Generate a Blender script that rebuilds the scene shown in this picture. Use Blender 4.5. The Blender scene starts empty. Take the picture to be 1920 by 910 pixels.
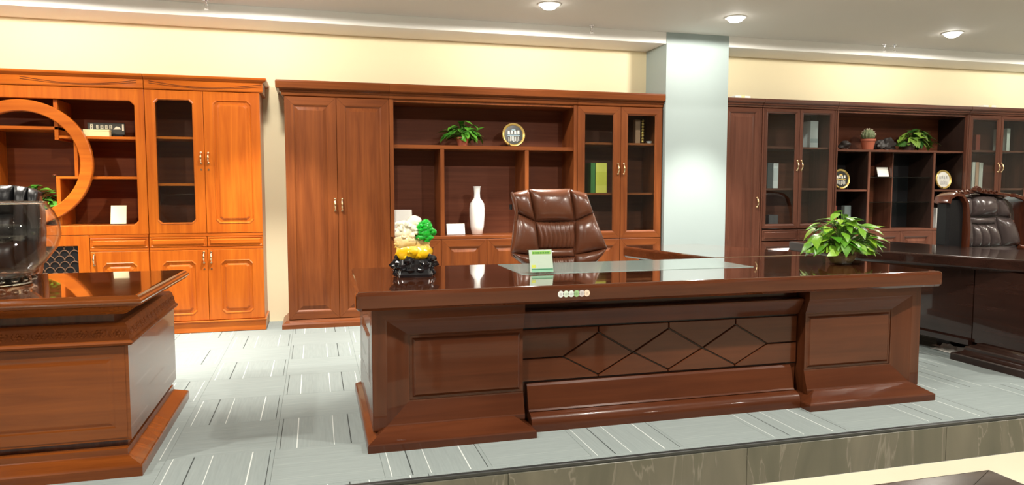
import bpy, bmesh, math, random
from mathutils import Vector, Matrix
random.seed(7)
D = bpy.data; S = bpy.context.scene; COL = S.collection
R = math.radians

# ------------------------------------------------------------------ camera, world, exposure
cam = D.cameras.new('camera'); cam.sensor_width = 36.0; cam.lens = 36.0*1350/1920; cam.clip_start = .05
co = D.objects.new('camera', cam); COL.objects.link(co)
co.location = (0, 0, 1.24); co.rotation_euler = (R(90-4.24), 0, R(-15.3)); S.camera = co
w = D.worlds.new('world'); S.world = w; w.use_nodes = True
w.node_tree.nodes['Background'].inputs[0].default_value = (.8, .85, .9, 1)
w.node_tree.nodes['Background'].inputs[1].default_value = .3
S.view_settings.view_transform = 'Standard'; S.view_settings.look = 'None'
S.view_settings.gamma = 1; S.view_settings.exposure = .92; S.view_settings.use_curve_mapping = False
S.cycles.max_bounces = 8; S.cycles.transparent_max_bounces = 12
LAMP_W = dict(beam=225, flood=40, high=205, rear_fill=50)      # watts of the downlights, row by row; the back rows are added fill

# ------------------------------------------------------------------ helpers
ROOT = {}
def tag(o, label=None, cat=None, group=None, kind=None):
    if label: o['label'] = label
    if cat: o['category'] = cat
    if group: o['group'] = group
    if kind: o['kind'] = kind
    return o
def thing(name, label, cat, loc, group=None, rotz=0):
    o = D.objects.new(name, None); COL.objects.link(o); o.empty_display_size = .1
    o.location = loc; o.rotation_euler.z = rotz; ROOT[o] = Vector(loc)
    return tag(o, label, cat, group)
class MB:
    def __init__(s): s.v = []; s.f = []
    def add(s, vs, fs):
        n = len(s.v); s.v += [tuple(v) for v in vs]; s.f += [tuple(i+n for i in f) for f in fs]; return s
    def box(s, x0, x1, y0, y1, z0, z1, b=0):
        if x1 < x0: x0, x1 = x1, x0
        if y1 < y0: y0, y1 = y1, y0
        if z1 < z0: z0, z1 = z1, z0
        b = min(b, (x1-x0)*.45, (y1-y0)*.45, (z1-z0)*.45)
        if b <= 0:
            vs = [(x, y, z) for x in (x0, x1) for y in (y0, y1) for z in (z0, z1)]
            return s.add(vs, [(0,1,3,2),(4,6,7,5),(0,4,5,1),(2,3,7,6),(0,2,6,4),(1,5,7,3)])
        vs = []; idx = {}
        X = ((x0, x0+b), (x1, x1-b)); Y = ((y0, y0+b), (y1, y1-b)); Z = ((z0, z0+b), (z1, z1-b))
        for i in (0,1):
            for j in (0,1):
                for k in (0,1):
                    for a in range(3):
                        idx[i,j,k,a] = len(vs)
                        vs.append((X[i][0 if a==0 else 1], Y[j][0 if a==1 else 1], Z[k][0 if a==2 else 1]))
        fs = []
        q = ((0,0),(1,0),(1,1),(0,1))
        for i in (0,1):
            fs.append([idx[i,a,c,0] for a,c in q]); fs.append([idx[a,i,c,1] for a,c in q]); fs.append([idx[a,c,i,2] for a,c in q])
        for i in (0,1):
            for j in (0,1):
                fs.append([idx[i,j,0,0],idx[i,j,0,1],idx[i,j,1,1],idx[i,j,1,0]])
                fs.append([idx[i,0,j,0],idx[i,0,j,2],idx[i,1,j,2],idx[i,1,j,0]])
                fs.append([idx[0,i,j,1],idx[0,i,j,2],idx[1,i,j,2],idx[1,i,j,1]])
                for k in (0,1): fs.append([idx[i,j,k,0],idx[i,j,k,1],idx[i,j,k,2]])
        return s.add(vs, fs)
    def loft(s, loops, cap0=True, cap1=True, closed=True):
        n = len(loops[0]); vs = [p for l in loops for p in l]; fs = []
        for a in range(len(loops)-1):
            for i in range(n if closed else n-1):
                j = (i+1) % n
                fs.append((a*n+i, a*n+j, (a+1)*n+j, (a+1)*n+i))
        if cap0: fs.append(tuple(range(n))[::-1])
        if cap1: fs.append(tuple((len(loops)-1)*n+i for i in range(n)))
        return s.add(vs, fs)
    def lathe(s, prof, c=(0,0,0), n=24, cap0=True, cap1=True, sx=1, sy=1):
        loops = [[(c[0]+r*sx*math.cos(2*math.pi*i/n), c[1]+r*sy*math.sin(2*math.pi*i/n), c[2]+z) for i in range(n)] for r, z in prof]
        return s.loft(loops, cap0, cap1)
    def tube(s, pts, r, n=8, closed=False):
        pts = [Vector(p) for p in pts]; rs = r if isinstance(r, (list, tuple)) else [r]*len(pts)
        loops = []; up = None
        for i, p in enumerate(pts):
            if closed: t = pts[(i+1) % len(pts)]-pts[i-1]
            else: t = pts[min(i+1, len(pts)-1)]-pts[max(i-1, 0)]
            t.normalize()
            if up is None:
                up = Vector((0,0,1)) if abs(t.z) < .9 else Vector((1,0,0))
            a = t.cross(up).normalized(); up = a.cross(t).normalized()
            loops.append([p+(a*math.cos(2*math.pi*k/n)+up*math.sin(2*math.pi*k/n))*rs[i] for k in range(n)])
        if closed: return s.loft(loops+[loops[0]], False, False)
        return s.loft(loops)
    def sphere(s, c, r, n=12, m=8, sx=1, sy=1, sz=1):
        return s.lathe([(max(r*math.sin(math.pi*i/m), 1e-4), -r*sz*math.cos(math.pi*i/m)) for i in range(m+1)], c, n, True, True, sx, sy)
    def build(s, name, mat, parent=None, smooth=None, bev=0):
        off = Vector((0,0,0)); p = parent
        while p is not None:
            if p in ROOT: off = ROOT[p]
            p = p.parent
        me = D.meshes.new(name)
        me.from_pydata([(v[0]-off.x, v[1]-off.y, v[2]-off.z) for v in s.v], [], s.f)
        bm = bmesh.new(); bm.from_mesh(me)
        bmesh.ops.remove_doubles(bm, verts=bm.verts, dist=1e-5)
        bmesh.ops.recalc_face_normals(bm, faces=bm.faces)
        if bev: bmesh.ops.bevel(bm, geom=[e for e in bm.edges if len(e.link_faces)==2 and e.calc_face_angle(0) > .6], offset=bev, segments=2, affect='EDGES', clamp_overlap=True)
        bm.to_mesh(me); bm.free()
        if smooth is not None:
            me.polygons.foreach_set('use_smooth', [True]*len(me.polygons))
            if smooth < 3: me.set_sharp_from_angle(angle=smooth)
        me.materials.append(mat)
        o = D.objects.new(name, me); COL.objects.link(o); o.parent = parent
        return o
def inset_poly(P, d):
    n = len(P); out = []
    A = sum(P[i][0]*P[(i+1)%n][1]-P[(i+1)%n][0]*P[i][1] for i in range(n)); sg = 1 if A > 0 else -1
    for i in range(n):
        p0, p1, p2 = Vector(P[i-1]), Vector(P[i]), Vector(P[(i+1)%n])
        a = (p1-p0).normalized(); b = (p2-p1).normalized()
        na = Vector((-a.y, a.x))*sg; nb = Vector((-b.y, b.x))*sg
        m = na+nb; k = 1+na.dot(nb)
        out.append(tuple(p1+m*(d/max(k, .2))))
    return out
def prism(mb, poly, prof):                 # poly in XY, prof = [(inset, z)...] bottom to top
    return mb.loft([[(x, y, z) for x, y in inset_poly(poly, d)] for d, z in prof])
def round_poly(P, rad, seg=4):
    out = []; n = len(P)
    for i in range(n):
        p0, p1, p2 = Vector(P[i-1]), Vector(P[i]), Vector(P[(i+1)%n])
        r = rad[i] if isinstance(rad, (list, tuple)) else rad
        if r <= 0: out.append(tuple(p1)); continue
        a = p1+(p0-p1).normalized()*r; b = p1+(p2-p1).normalized()*r
        for k in range(seg+1):
            t = k/seg; out.append(tuple(a*(1-t)**2+p1*2*t*(1-t)+b*t*t))
    return out
XZ = lambda u, v, d: (u, d, v)             # u = x, v = z, depth = y (grows away from the viewer)
def rect_loops(u0, u1, v0, v1, prof, mp=XZ, ch=None):
    L = []
    for k, (i, d) in enumerate(prof):
        a, b, c, e = u0+i, u1-i, v0+i, v1-i
        if ch is None: pts = [(a,c),(b,c),(b,e),(a,e)]
        else:
            h = ch[k]; pts = [(a+h,c),(b-h,c),(b,c+h),(b,e-h),(b-h,e),(a+h,e),(a,e-h),(a,c+h)]
        L.append([mp(u, v, d) for u, v in pts])
    return L
def frame_boards(u0, u1, v0, v1, prof, mp=XZ, gap=.0007):
    """four mitred boards; prof = closed list of (inset, depth)"""
    out = []
    cs = [((u0,v0),(u1,v0),(0,1)), ((u1,v0),(u1,v1),(-1,0)), ((u1,v1),(u0,v1),(0,-1)), ((u0,v1),(u0,v0),(1,0))]
    for (a, b, nrm) in cs:
        t = ((b[0]-a[0]), (b[1]-a[1])); l = math.hypot(*t); t = (t[0]/l, t[1]/l)
        la = []; lb = []
        for i, d in prof:
            la.append(mp(a[0]+t[0]*(i+gap)+nrm[0]*i, a[1]+t[1]*(i+gap)+nrm[1]*i, d))
            lb.append(mp(b[0]-t[0]*(i+gap)+nrm[0]*i, b[1]-t[1]*(i+gap)+nrm[1]*i, d))
        m = MB(); m.loft([la, lb]); out.append(m)
    return out      # bottom, right, top, left

# ------------------------------------------------------------------ materials
def nodes(name):
    m = D.materials.new(name); m.use_nodes = True; nt = m.node_tree
    return m, nt, nt.nodes['Principled BSDF']
def mat(name, col, rough=.5, metal=0, coat=0, spec=.5, noise=0, nscale=8, bump=0, bscale=60, trans=0, emit=0, sss=0):
    m, nt, b = nodes(name)
    b.inputs['Base Color'].default_value = (*col, 1); b.inputs['Roughness'].default_value = rough
    b.inputs['Metallic'].default_value = metal; b.inputs['Coat Weight'].default_value = coat; b.inputs['Coat Roughness'].default_value = .06
    b.inputs['Specular IOR Level'].default_value = spec; b.inputs['Transmission Weight'].default_value = trans
    if sss: b.inputs['Subsurface Weight'].default_value = sss; b.inputs['Subsurface Radius'].default_value = (.05,.05,.03)
    if emit: b.inputs['Emission Color'].default_value = (*col, 1); b.inputs['Emission Strength'].default_value = emit
    tc = nt.nodes.new('ShaderNodeTexCoord')
    if noise:
        n = nt.nodes.new('ShaderNodeTexNoise'); n.inputs['Scale'].default_value = nscale; n.inputs['Detail'].default_value = 4
        nt.links.new(tc.outputs['Object'], n.inputs['Vector'])
        r = nt.nodes.new('ShaderNodeMapRange'); r.inputs['To Min'].default_value = 1-noise; r.inputs['To Max'].default_value = 1+noise
        nt.links.new(n.outputs['Fac'], r.inputs['Value'])
        x = nt.nodes.new('ShaderNodeMix'); x.data_type = 'RGBA'; x.blend_type = 'MULTIPLY'; x.inputs['Factor'].default_value = 1
        x.inputs['A'].default_value = (*col, 1); nt.links.new(r.outputs[0], x.inputs['B']); nt.links.new(x.outputs['Result'], b.inputs['Base Color'])
    if bump:
        n = nt.nodes.new('ShaderNodeTexNoise'); n.inputs['Scale'].default_value = bscale; n.inputs['Detail'].default_value = 3
        nt.links.new(tc.outputs['Object'], n.inputs['Vector'])
        p = nt.nodes.new('ShaderNodeBump'); p.inputs['Strength'].default_value = bump; p.inputs['Distance'].default_value = .01
        nt.links.new(n.outputs['Fac'], p.inputs['Height']); nt.links.new(p.outputs[0], b.inputs['Normal'])
    return m
def wood(name, c1, c2, grain='z', rough=.32, coat=.22, scale=1.0, coat_r=.08):
    m, nt, b = nodes(name)
    tc = nt.nodes.new('ShaderNodeTexCoord'); mp = nt.nodes.new('ShaderNodeMapping')
    s = {'x': (1.2, 22, 22), 'y': (22, 1.2, 22), 'z': (22, 22, 1.2)}[grain]
    mp.inputs['Scale'].default_value = [v*scale for v in s]
    nt.links.new(tc.outputs['Object'], mp.inputs['Vector'])
    n = nt.nodes.new('ShaderNodeTexNoise'); n.inputs['Scale'].default_value = 1; n.inputs['Detail'].default_value = 6; n.inputs['Roughness'].default_value = .6; n.inputs['Distortion'].default_value = .6
    nt.links.new(mp.outputs[0], n.inputs['Vector'])
    n2 = nt.nodes.new('ShaderNodeTexNoise'); n2.inputs['Scale'].default_value = 1.7; n2.inputs['Detail'].default_value = 2
    nt.links.new(tc.outputs['Object'], n2.inputs['Vector'])
    ad = nt.nodes.new('ShaderNodeMath'); ad.operation = 'MULTIPLY_ADD'; ad.inputs[1].default_value = .45
    nt.links.new(n2.outputs['Fac'], ad.inputs[0]); nt.links.new(n.outputs['Fac'], ad.inputs[2])
    cr = nt.nodes.new('ShaderNodeValToRGB'); e = cr.color_ramp.elements
    e[0].position = .5; e[0].color = (*c1, 1); e[1].position = .95; e[1].color = (*c2, 1)
    nt.links.new(ad.outputs[0], cr.inputs[0]); nt.links.new(cr.outputs[0], b.inputs['Base Color'])
    b.inputs['Roughness'].default_value = rough; b.inputs['Coat Weight'].default_value = coat; b.inputs['Coat Roughness'].default_value = coat_r; b.inputs['Specular IOR Level'].default_value = .18
    bp = nt.nodes.new('ShaderNodeBump'); bp.inputs['Strength'].default_value = .04; bp.inputs['Distance'].default_value = .004
    nt.links.new(n.outputs['Fac'], bp.inputs['Height']); nt.links.new(bp.outputs[0], b.inputs['Normal'])
    return m
def pane_mat(name, tint=(.9, .95, .95), refl=1.0):
    """clear sheet: see-through with a Schlick reflection, the same from both faces"""
    m = D.materials.new(name); m.use_nodes = True; nt = m.node_tree; nt.nodes.clear(); N = nt.nodes.new; L = nt.links.new
    o = N('ShaderNodeOutputMaterial'); x = N('ShaderNodeMixShader'); g = N('ShaderNodeNewGeometry')
    d = N('ShaderNodeVectorMath'); d.operation = 'DOT_PRODUCT'; L(g.outputs['Normal'], d.inputs[0]); L(g.outputs['Incoming'], d.inputs[1])
    ab = N('ShaderNodeMath'); ab.operation = 'ABSOLUTE'; L(d.outputs['Value'], ab.inputs[0])
    om = N('ShaderNodeMath'); om.operation = 'SUBTRACT'; om.inputs[0].default_value = 1; L(ab.outputs[0], om.inputs[1])
    pw = N('ShaderNodeMath'); pw.operation = 'POWER'; pw.inputs[1].default_value = 5; L(om.outputs[0], pw.inputs[0])
    ma = N('ShaderNodeMath'); ma.operation = 'MULTIPLY_ADD'; ma.inputs[1].default_value = .955; ma.inputs[2].default_value = .045; L(pw.outputs[0], ma.inputs[0])
    t = N('ShaderNodeBsdfTransparent'); t.inputs[0].default_value = (*tint, 1)
    gl = N('ShaderNodeBsdfGlossy'); gl.inputs['Roughness'].default_value = .01; gl.inputs[0].default_value = (refl, refl, refl, 1)
    L(ma.outputs[0], x.inputs[0]); L(t.outputs[0], x.inputs[1]); L(gl.outputs[0], x.inputs[2]); L(x.outputs[0], o.inputs[0])
    return m
M = {}
# left bookcase (orange), left desk, main bookcase (red brown), main desk (dark red brown), right bookcase, right desk
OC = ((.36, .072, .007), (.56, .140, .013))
M['orange_z'] = wood('orange wood upright grain', *OC, 'z'); M['orange_x'] = wood('orange wood level grain', *OC, 'x')
BC = ((.13, .034, .010), (.245, .070, .018))
M['brown_z'] = wood('red brown wood upright grain', *BC, 'z', .34, .2); M['brown_x'] = wood('red brown wood level grain', *BC, 'x', .34, .2)
DC = ((.058, .015, .0055), (.100, .028, .010))
M['desk_x'] = wood('dark red desk wood level grain', *DC, 'x', .28, .42, .8, .05); M['desk_z'] = wood('dark red desk wood upright grain', *DC, 'z', .28, .42, .8, .05)
M['desk_y'] = wood('dark red desk wood deep grain', *DC, 'y', .26, .4, .8, .04)
M['gloss_x'] = wood('polished desk top level grain', *DC, 'x', .10, 1, .8, .02); M['gloss_y'] = wood('polished desk top deep grain', *DC, 'y', .10, 1, .8, .02)
LC = ((.095, .022, .004), (.215, .056, .009))
M['ldesk_x'] = wood('chestnut desk wood level grain', *LC, 'x', .25, .45, .7, .05); M['ldesk_y'] = wood('chestnut desk wood deep grain', *LC, 'y', .25, .8, .7, .05)
M['lgloss'] = wood('polished chestnut top', *LC, 'x', .12, 1, .7, .03)
M['ldesk_matt'] = wood('carved chestnut', *LC, 'x', .5, 0)
RC = ((.075, .026, .016), (.135, .052, .032))
M['right_z'] = wood('plum brown wood upright grain', *RC, 'z', .3, .5); M['right_x'] = wood('plum brown wood level grain', *RC, 'x', .3, .5)
KC = ((.016, .007, .005), (.032, .013, .009))
M['rdesk'] = wood('very dark desk wood', *KC, 'y', .25, .6, .8, .04)
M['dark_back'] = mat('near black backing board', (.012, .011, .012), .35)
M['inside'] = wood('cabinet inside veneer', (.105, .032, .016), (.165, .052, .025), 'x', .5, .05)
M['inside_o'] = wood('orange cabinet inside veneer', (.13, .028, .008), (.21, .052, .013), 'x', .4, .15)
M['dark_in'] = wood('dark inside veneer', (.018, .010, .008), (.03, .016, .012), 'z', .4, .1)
M['pane'] = pane_mat('clear pane', (.90, .945, .95))
M['shelf_glass'] = pane_mat('shelf glass', (.72, .84, .84))
M['brass'] = mat('pale brass', (.85, .62, .36), .22, 1); M['chrome'] = mat('chrome', (.8, .8, .82), .15, 1)
M['wall'] = mat('cream wall paint', (.88, .79, .54), .75, noise=.03, nscale=1.2)
M['column'] = mat('blue grey paint', (.33, .40, .40), .55, noise=.03, nscale=2)
M['white'] = mat('white paint', (.86, .85, .82), .6); M['ceil'] = mat('grey ceiling paint', (.66, .63, .58), .7, noise=.03, nscale=1)
M['cream_floor'] = mat('cream floor tile', (.80, .72, .55), .18, noise=.06, nscale=3)
M['gap_dark'] = mat('dark step gap', (.03, .035, .035), .4)
M['plastic_white'] = mat('white card', (.88, .87, .82), .45); M['black'] = mat('black lacquer', (.012, .012, .014), .18, coat=.5)
M['cream'] = mat('cream card', (.86, .76, .40), .5); M['porcelain'] = mat('white porcelain', (.9, .9, .88), .12, coat=.6)
M['leather_brown'] = mat('brown leather', (.125, .042, .020), .25, coat=.4, noise=.3, nscale=9, bump=.08, bscale=180)
M['leather_black'] = mat('black leather', (.010, .010, .011), .34, coat=.1, spec=.3, bump=.10, bscale=160)
M['leather_plum'] = mat('dark plum leather', (.085, .065, .062), .20, coat=.8, bump=.06, bscale=180)
M['carved'] = wood('carved dark red wood', (.05, .012, .006), (.12, .032, .013), 'z', .22, .8)
M['pad'] = mat('grey green glass pad', (.28, .36, .34), .22, spec=.6, coat=.4)
def carpet(name='striped carpet tile', line=1.0):
    m, nt, b = nodes(name); N = nt.nodes; L = nt.links
    tc = N.new('ShaderNodeTexCoord'); sx = N.new('ShaderNodeSeparateXYZ'); L.new(tc.outputs['Object'], sx.inputs[0])
    dv = N.new('ShaderNodeMath'); dv.operation = 'DIVIDE'; dv.inputs[1].default_value = .475; L.new(sx.outputs[0], dv.inputs[0])
    def ramp(stops):
        r = N.new('ShaderNodeValToRGB'); r.color_ramp.interpolation = 'CONSTANT'; e = r.color_ramp.elements
        e[0].position = 0; e[0].color = (0,0,0,1); e[1].position = .999; e[1].color = (0,0,0,1)
        for p, wd in stops:
            a = e.new(p-wd/2); a.color = (1,1,1,1); c = e.new(p+wd/2); c.color = (0,0,0,1)
        L.new(dv.outputs[0], r.inputs[0]); return r
    dk = ramp([(.25, .011), (.955, .011)]); wh = ramp([(.06, .010), (.42, .011), (.79, .012)])
    n = N.new('ShaderNodeTexNoise'); mp = N.new('ShaderNodeMapping'); mp.inputs['Scale'].default_value = (90, 5, 5)
    L.new(tc.outputs['Object'], mp.inputs[0]); L.new(mp.outputs[0], n.inputs['Vector']); n.inputs['Scale'].default_value = 1; n.inputs['Detail'].default_value = 5
    oi = N.new('ShaderNodeObjectInfo'); ml = N.new('ShaderNodeMath'); ml.operation = 'MULTIPLY_ADD'; ml.inputs[1].default_value = .12
    L.new(oi.outputs['Random'], ml.inputs[0]); L.new(n.outputs['Fac'], ml.inputs[2])
    cr = N.new('ShaderNodeValToRGB'); e = cr.color_ramp.elements; e[0].position = .2; e[0].color = (.235,.278,.276,1); e[1].position = 1.0; e[1].color = (.305,.352,.348,1)
    L.new(ml.outputs[0], cr.inputs[0])
    m1 = N.new('ShaderNodeMix'); m1.data_type = 'RGBA'; sc = N.new('ShaderNodeMath'); sc.operation = 'MULTIPLY'; sc.inputs[1].default_value = line; L.new(dk.outputs[0], sc.inputs[0]); L.new(sc.outputs[0], m1.inputs['Factor']); L.new(cr.outputs[0], m1.inputs['A']); m1.inputs['B'].default_value = (.05,.06,.06,1)
    m2 = N.new('ShaderNodeMix'); m2.data_type = 'RGBA'; sd = N.new('ShaderNodeMath'); sd.operation = 'MULTIPLY'; sd.inputs[1].default_value = line; L.new(wh.outputs[0], sd.inputs[0]); L.new(sd.outputs[0], m2.inputs['Factor']); L.new(m1.outputs['Result'], m2.inputs['A']); m2.inputs['B'].default_value = (.62,.67,.66,1)
    L.new(m2.outputs['Result'], b.inputs['Base Color']); b.inputs['Roughness'].default_value = .85; b.inputs['Specular IOR Level'].default_value = .2
    bp = N.new('ShaderNodeBump'); bp.inputs['Strength'].default_value = .3; bp.inputs['Distance'].default_value = .004; L.new(n.outputs['Fac'], bp.inputs['Height']); L.new(bp.outputs[0], b.inputs['Normal'])
    return m
M['carpet'] = carpet(); M['carpet_plain'] = carpet('faintly striped carpet tile', .12)
def riser_stone():
    m, nt, b = nodes('polished grey brown stone'); N = nt.nodes; L = nt.links
    tc = N.new('ShaderNodeTexCoord'); mp = N.new('ShaderNodeMapping'); mp.inputs['Scale'].default_value = (2.2, 1, .5); L.new(tc.outputs['Object'], mp.inputs[0])
    n = N.new('ShaderNodeTexNoise'); n.inputs['Scale'].default_value = 1.6; n.inputs['Detail'].default_value = 5; n.inputs['Distortion'].default_value = 1.2; L.new(mp.outputs[0], n.inputs['Vector'])
    cr = N.new('ShaderNodeValToRGB'); e = cr.color_ramp.elements; e[0].position = .3; e[0].color = (.075,.078,.060,1); e[1].position = .68; e[1].color = (.14,.135,.105,1)
    v = e.new(.505); v.color = (.105,.105,.08,1); v = e.new(.515); v.color = (.19,.18,.15,1); v = e.new(.525); v.color = (.11,.108,.085,1)
    L.new(n.outputs['Fac'], cr.inputs[0]); L.new(cr.outputs[0], b.inputs['Base Color']); b.inputs['Roughness'].default_value = .2
    return m
M['riser'] = riser_stone()

# ------------------------------------------------------------------ the room
def struct(name, mb, m, label, parent=None):
    o = mb.build(name, m, parent)
    if parent is None: tag(o, label, None, None, 'structure')
    return o
X0, X1, YB, YF, ZC, ZL = -5.2, 11.0, 7.05, -7.0, 2.79, -.2
ZH, YD = 3.6, 4.40                         # high ceiling of the showroom, edge of the lowered ceiling over the bookcases
fl = struct('floor', MB().box(X0, X1, 3.005, YB, ZL, -.008), M['gap_dark'], 'raised floor laid with grey striped carpet tiles')
TS = .475; tx0 = -.205; ty0 = 3.055
tmesh = None
for i in range(-10, 24):
    for j in range(-1, 9):
        x = tx0+i*TS; y = ty0+j*TS
        if x+TS < X0 or x > X1: continue
        if j == -1: continue
        if y > YB-.05: continue
        if y+TS > YB:
            MB().box(x, x+TS-.0006, y, YB-.001, -.006, 0, .0012).build('carpet_tile', M['carpet'], fl); continue
        if tmesh is None:
            t = MB().box(0, TS-.0006, 0, TS-.0006, -.006, 0, .0012).build('carpet_tile', M['carpet'], fl); tmesh = t.data
        else:
            t = D.objects.new('carpet_tile', tmesh); COL.objects.link(t); t.parent = fl
        par = (i+j) % 2
        # tiles alternate: lines run front to back on one, side to side on the next
        if par == 1:
            if i % 2 == 1: t.location = (x, y, 0)
            else: t.location = (x+TS, y+TS, 0); t.rotation_euler.z = math.pi
        else:
            t.material_slots[0].link = 'OBJECT'; t.material_slots[0].material = M['carpet_plain']
            if j % 2: t.location = (x+TS, y, 0); t.rotation_euler.z = math.pi/2
            else: t.location = (x, y+TS, 0); t.rotation_euler.z = -math.pi/2
MB().box(X0, X1, 3.018, 3.054, -.008, 0, .002).build('carpet_edge_strip', M['carpet'], fl)
nz = struct('trim_1', MB().box(X0, X1, 2.992, 3.018, -.014, .003, .002), M['gap_dark'], 'thin dark strip drawn as the shadow gap along the carpet edge')  # near black strip paints in the shadow gap under the carpet edge
rs = struct('trim_2', MB().box(X0, X1, 2.999, 3.004, ZL, -.014), M['gap_dark'], 'step face of polished grey brown stone slabs')
for k in range(14):
    xa = X0+k*1.2
    MB().box(xa+.001, min(xa+1.199, X1), 2.985, 2.999, ZL, -.014, .0015).build('stone_slab', M['riser'], rs)
fl2 = struct('floor_lower', MB().box(X0, X1, YF, 2.985, ZL-.05, ZL), M['cream_floor'], 'lower floor of polished cream tiles')
struct('wall_back', MB().box(X0, X1, YB, YB+.1, ZL, ZC), M['wall'], 'cream painted wall behind the bookcases')
struct('wall_left', MB().box(X0-.1, X0, YF, YB, ZL, ZH), mat('taupe side wall', (.25, .23, .2), .7), 'taupe painted side wall')
struct('wall_right', MB().box(X1, X1+.1, YF, YB, ZL, ZH), mat('taupe end wall', (.25, .23, .2), .7), 'taupe painted end wall')
struct('wall_front', MB().box(X0, X1, YF-.1, YF, ZL, ZH), mat('taupe showroom wall', (.22, .20, .18), .7), 'taupe painted wall across the showroom')
struct('ceiling', MB().box(X0, X1, YD, YB, ZC, ZC+.1), M['ceil'], 'lowered grey ceiling with recessed lamps over the bookcases')
struct('ceiling_high', MB().box(X0, X1, YF, YD, ZH, ZH+.1), mat('dark grey ceiling paint', (.16, .16, .16), .8), 'high dark grey ceiling of the showroom')
struct('wall_fascia', MB().box(X0, X1, YD-.1, YD, ZC, ZH), M['white'], 'white drop face where the ceiling is lowered')
struct('wall_column', MB().box(3.393, 4.090, 6.597, YB, 0, ZC), M['column'], 'square pillar painted light blue grey')
struct('trim_3', MB().box(X0, 3.392, 6.60, YB, 2.68, ZC, .002), M['white'], 'white boxed beam above the orange and brown bookcases')
struct('trim_4', MB().box(4.091, X1, 6.60, YB, 2.68, ZC, .002), M['white'], 'white boxed beam above the plum brown bookcases')

# ------------------------------------------------------------------ recessed lamps
M['lens'] = mat('lit lamp lens', (1, .96, .88), .4, emit=14)
def downlight(x, y, beams, label, z=ZC, tint=(1, .93, .82)):
    t = thing('recessed_downlight', label, 'ceiling light', (x, y, z), 'recessed downlights in the ceilings')
    MB().lathe([(.070, 0), (.098, 0), (.100, -.004), (.094, -.008), (.078, -.008), (.070, -.003)], (x, y, z), 28, False, False).build('trim_ring', M['white'], t, .6)
    MB().lathe([(.0005, -.046), (.030, -.044), (.056, -.034), (.070, -.018), (.074, -.002), (.074, 0)], (x, y, z), 28, True, False).build('lens', M['lens'], t, 1)
    for watts, angle, blend in beams:
        l = D.lights.new('lamp', 'SPOT'); l.energy = watts; l.spot_size = R(angle); l.spot_blend = blend; l.shadow_soft_size = .055; l.color = tint
        o = D.objects.new('lamp', l); COL.objects.link(o); o.parent = t; o.location = (0, 0, -.065)
back_labels = {1.93: 'lit recessed downlight over the brown open bookcase, beside a single sprinkler', 3.70: 'lit recessed downlight in front of the blue grey pillar', 6.14: 'lit recessed downlight over the plum brown bookcase right of the pillar'}
for x in (-3.8, -2.08, -.36, 1.93, 3.70, 6.14, 8.4):
    downlight(x, 5.87, ((LAMP_W['beam'], 72, .55), (LAMP_W['flood'], 180, .03)), back_labels.get(x, 'lit recessed downlight in the row along the bookcases'))
for x in (-3.2, -.2, 2.8, 5.8, 8.8):
    downlight(x, 1.95, ((LAMP_W['high'], 160, .3),), 'lit recessed downlight high above the step edge', ZH)
for y in (-1.2, -4.4):  # unseen rows behind the camera, added as general fill light
    for x in (-3.2, 1.3, 5.8, 9.5):
        downlight(x, y, ((LAMP_W['rear_fill'], 160, .3),), 'unseen downlight added as fill in the high ceiling over the lower floor', ZH)
def sprinkler(x, y, label):
    t = thing('fire_sprinkler', label, 'sprinkler', (x, y, ZC), 'ceiling sprinklers')
    MB().lathe([(.028, 0), (.028, -.004), (.012, -.008), (.010, -.03), (.006, -.032)], (x, y, ZC), 14).build('escutcheon', M['chrome'], t, .6)
    m = MB()
    for s in (-1, 1): m.tube([(x+s*.007, y, ZC-.03), (x+s*.014, y, ZC-.045), (x+s*.009, y, ZC-.062), (x, y, ZC-.068)], .0025, 6)
    m.build('yoke', M['chrome'], t, 1)
    MB().lathe([(.003, -.064), (.003, -.07), (.019, -.071), (.019, -.073), (.002, -.073)], (x, y, ZC), 14).build('deflector', M['chrome'], t)
sprinkler(-.83, 6.50, 'small chrome sprinkler on the ceiling above the orange bookcase')
sprinkler(2.56, 6.50, 'small chrome sprinkler on the ceiling beside the pillar, over the brown bookcase')
sprinkler(5.92, 6.52, 'first of two paired chrome sprinklers above the plum brown bookcase, nearer the pillar')
sprinkler(6.05, 6.52, 'second of two paired chrome sprinklers above the plum brown bookcase, farther from the pillar')

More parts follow.
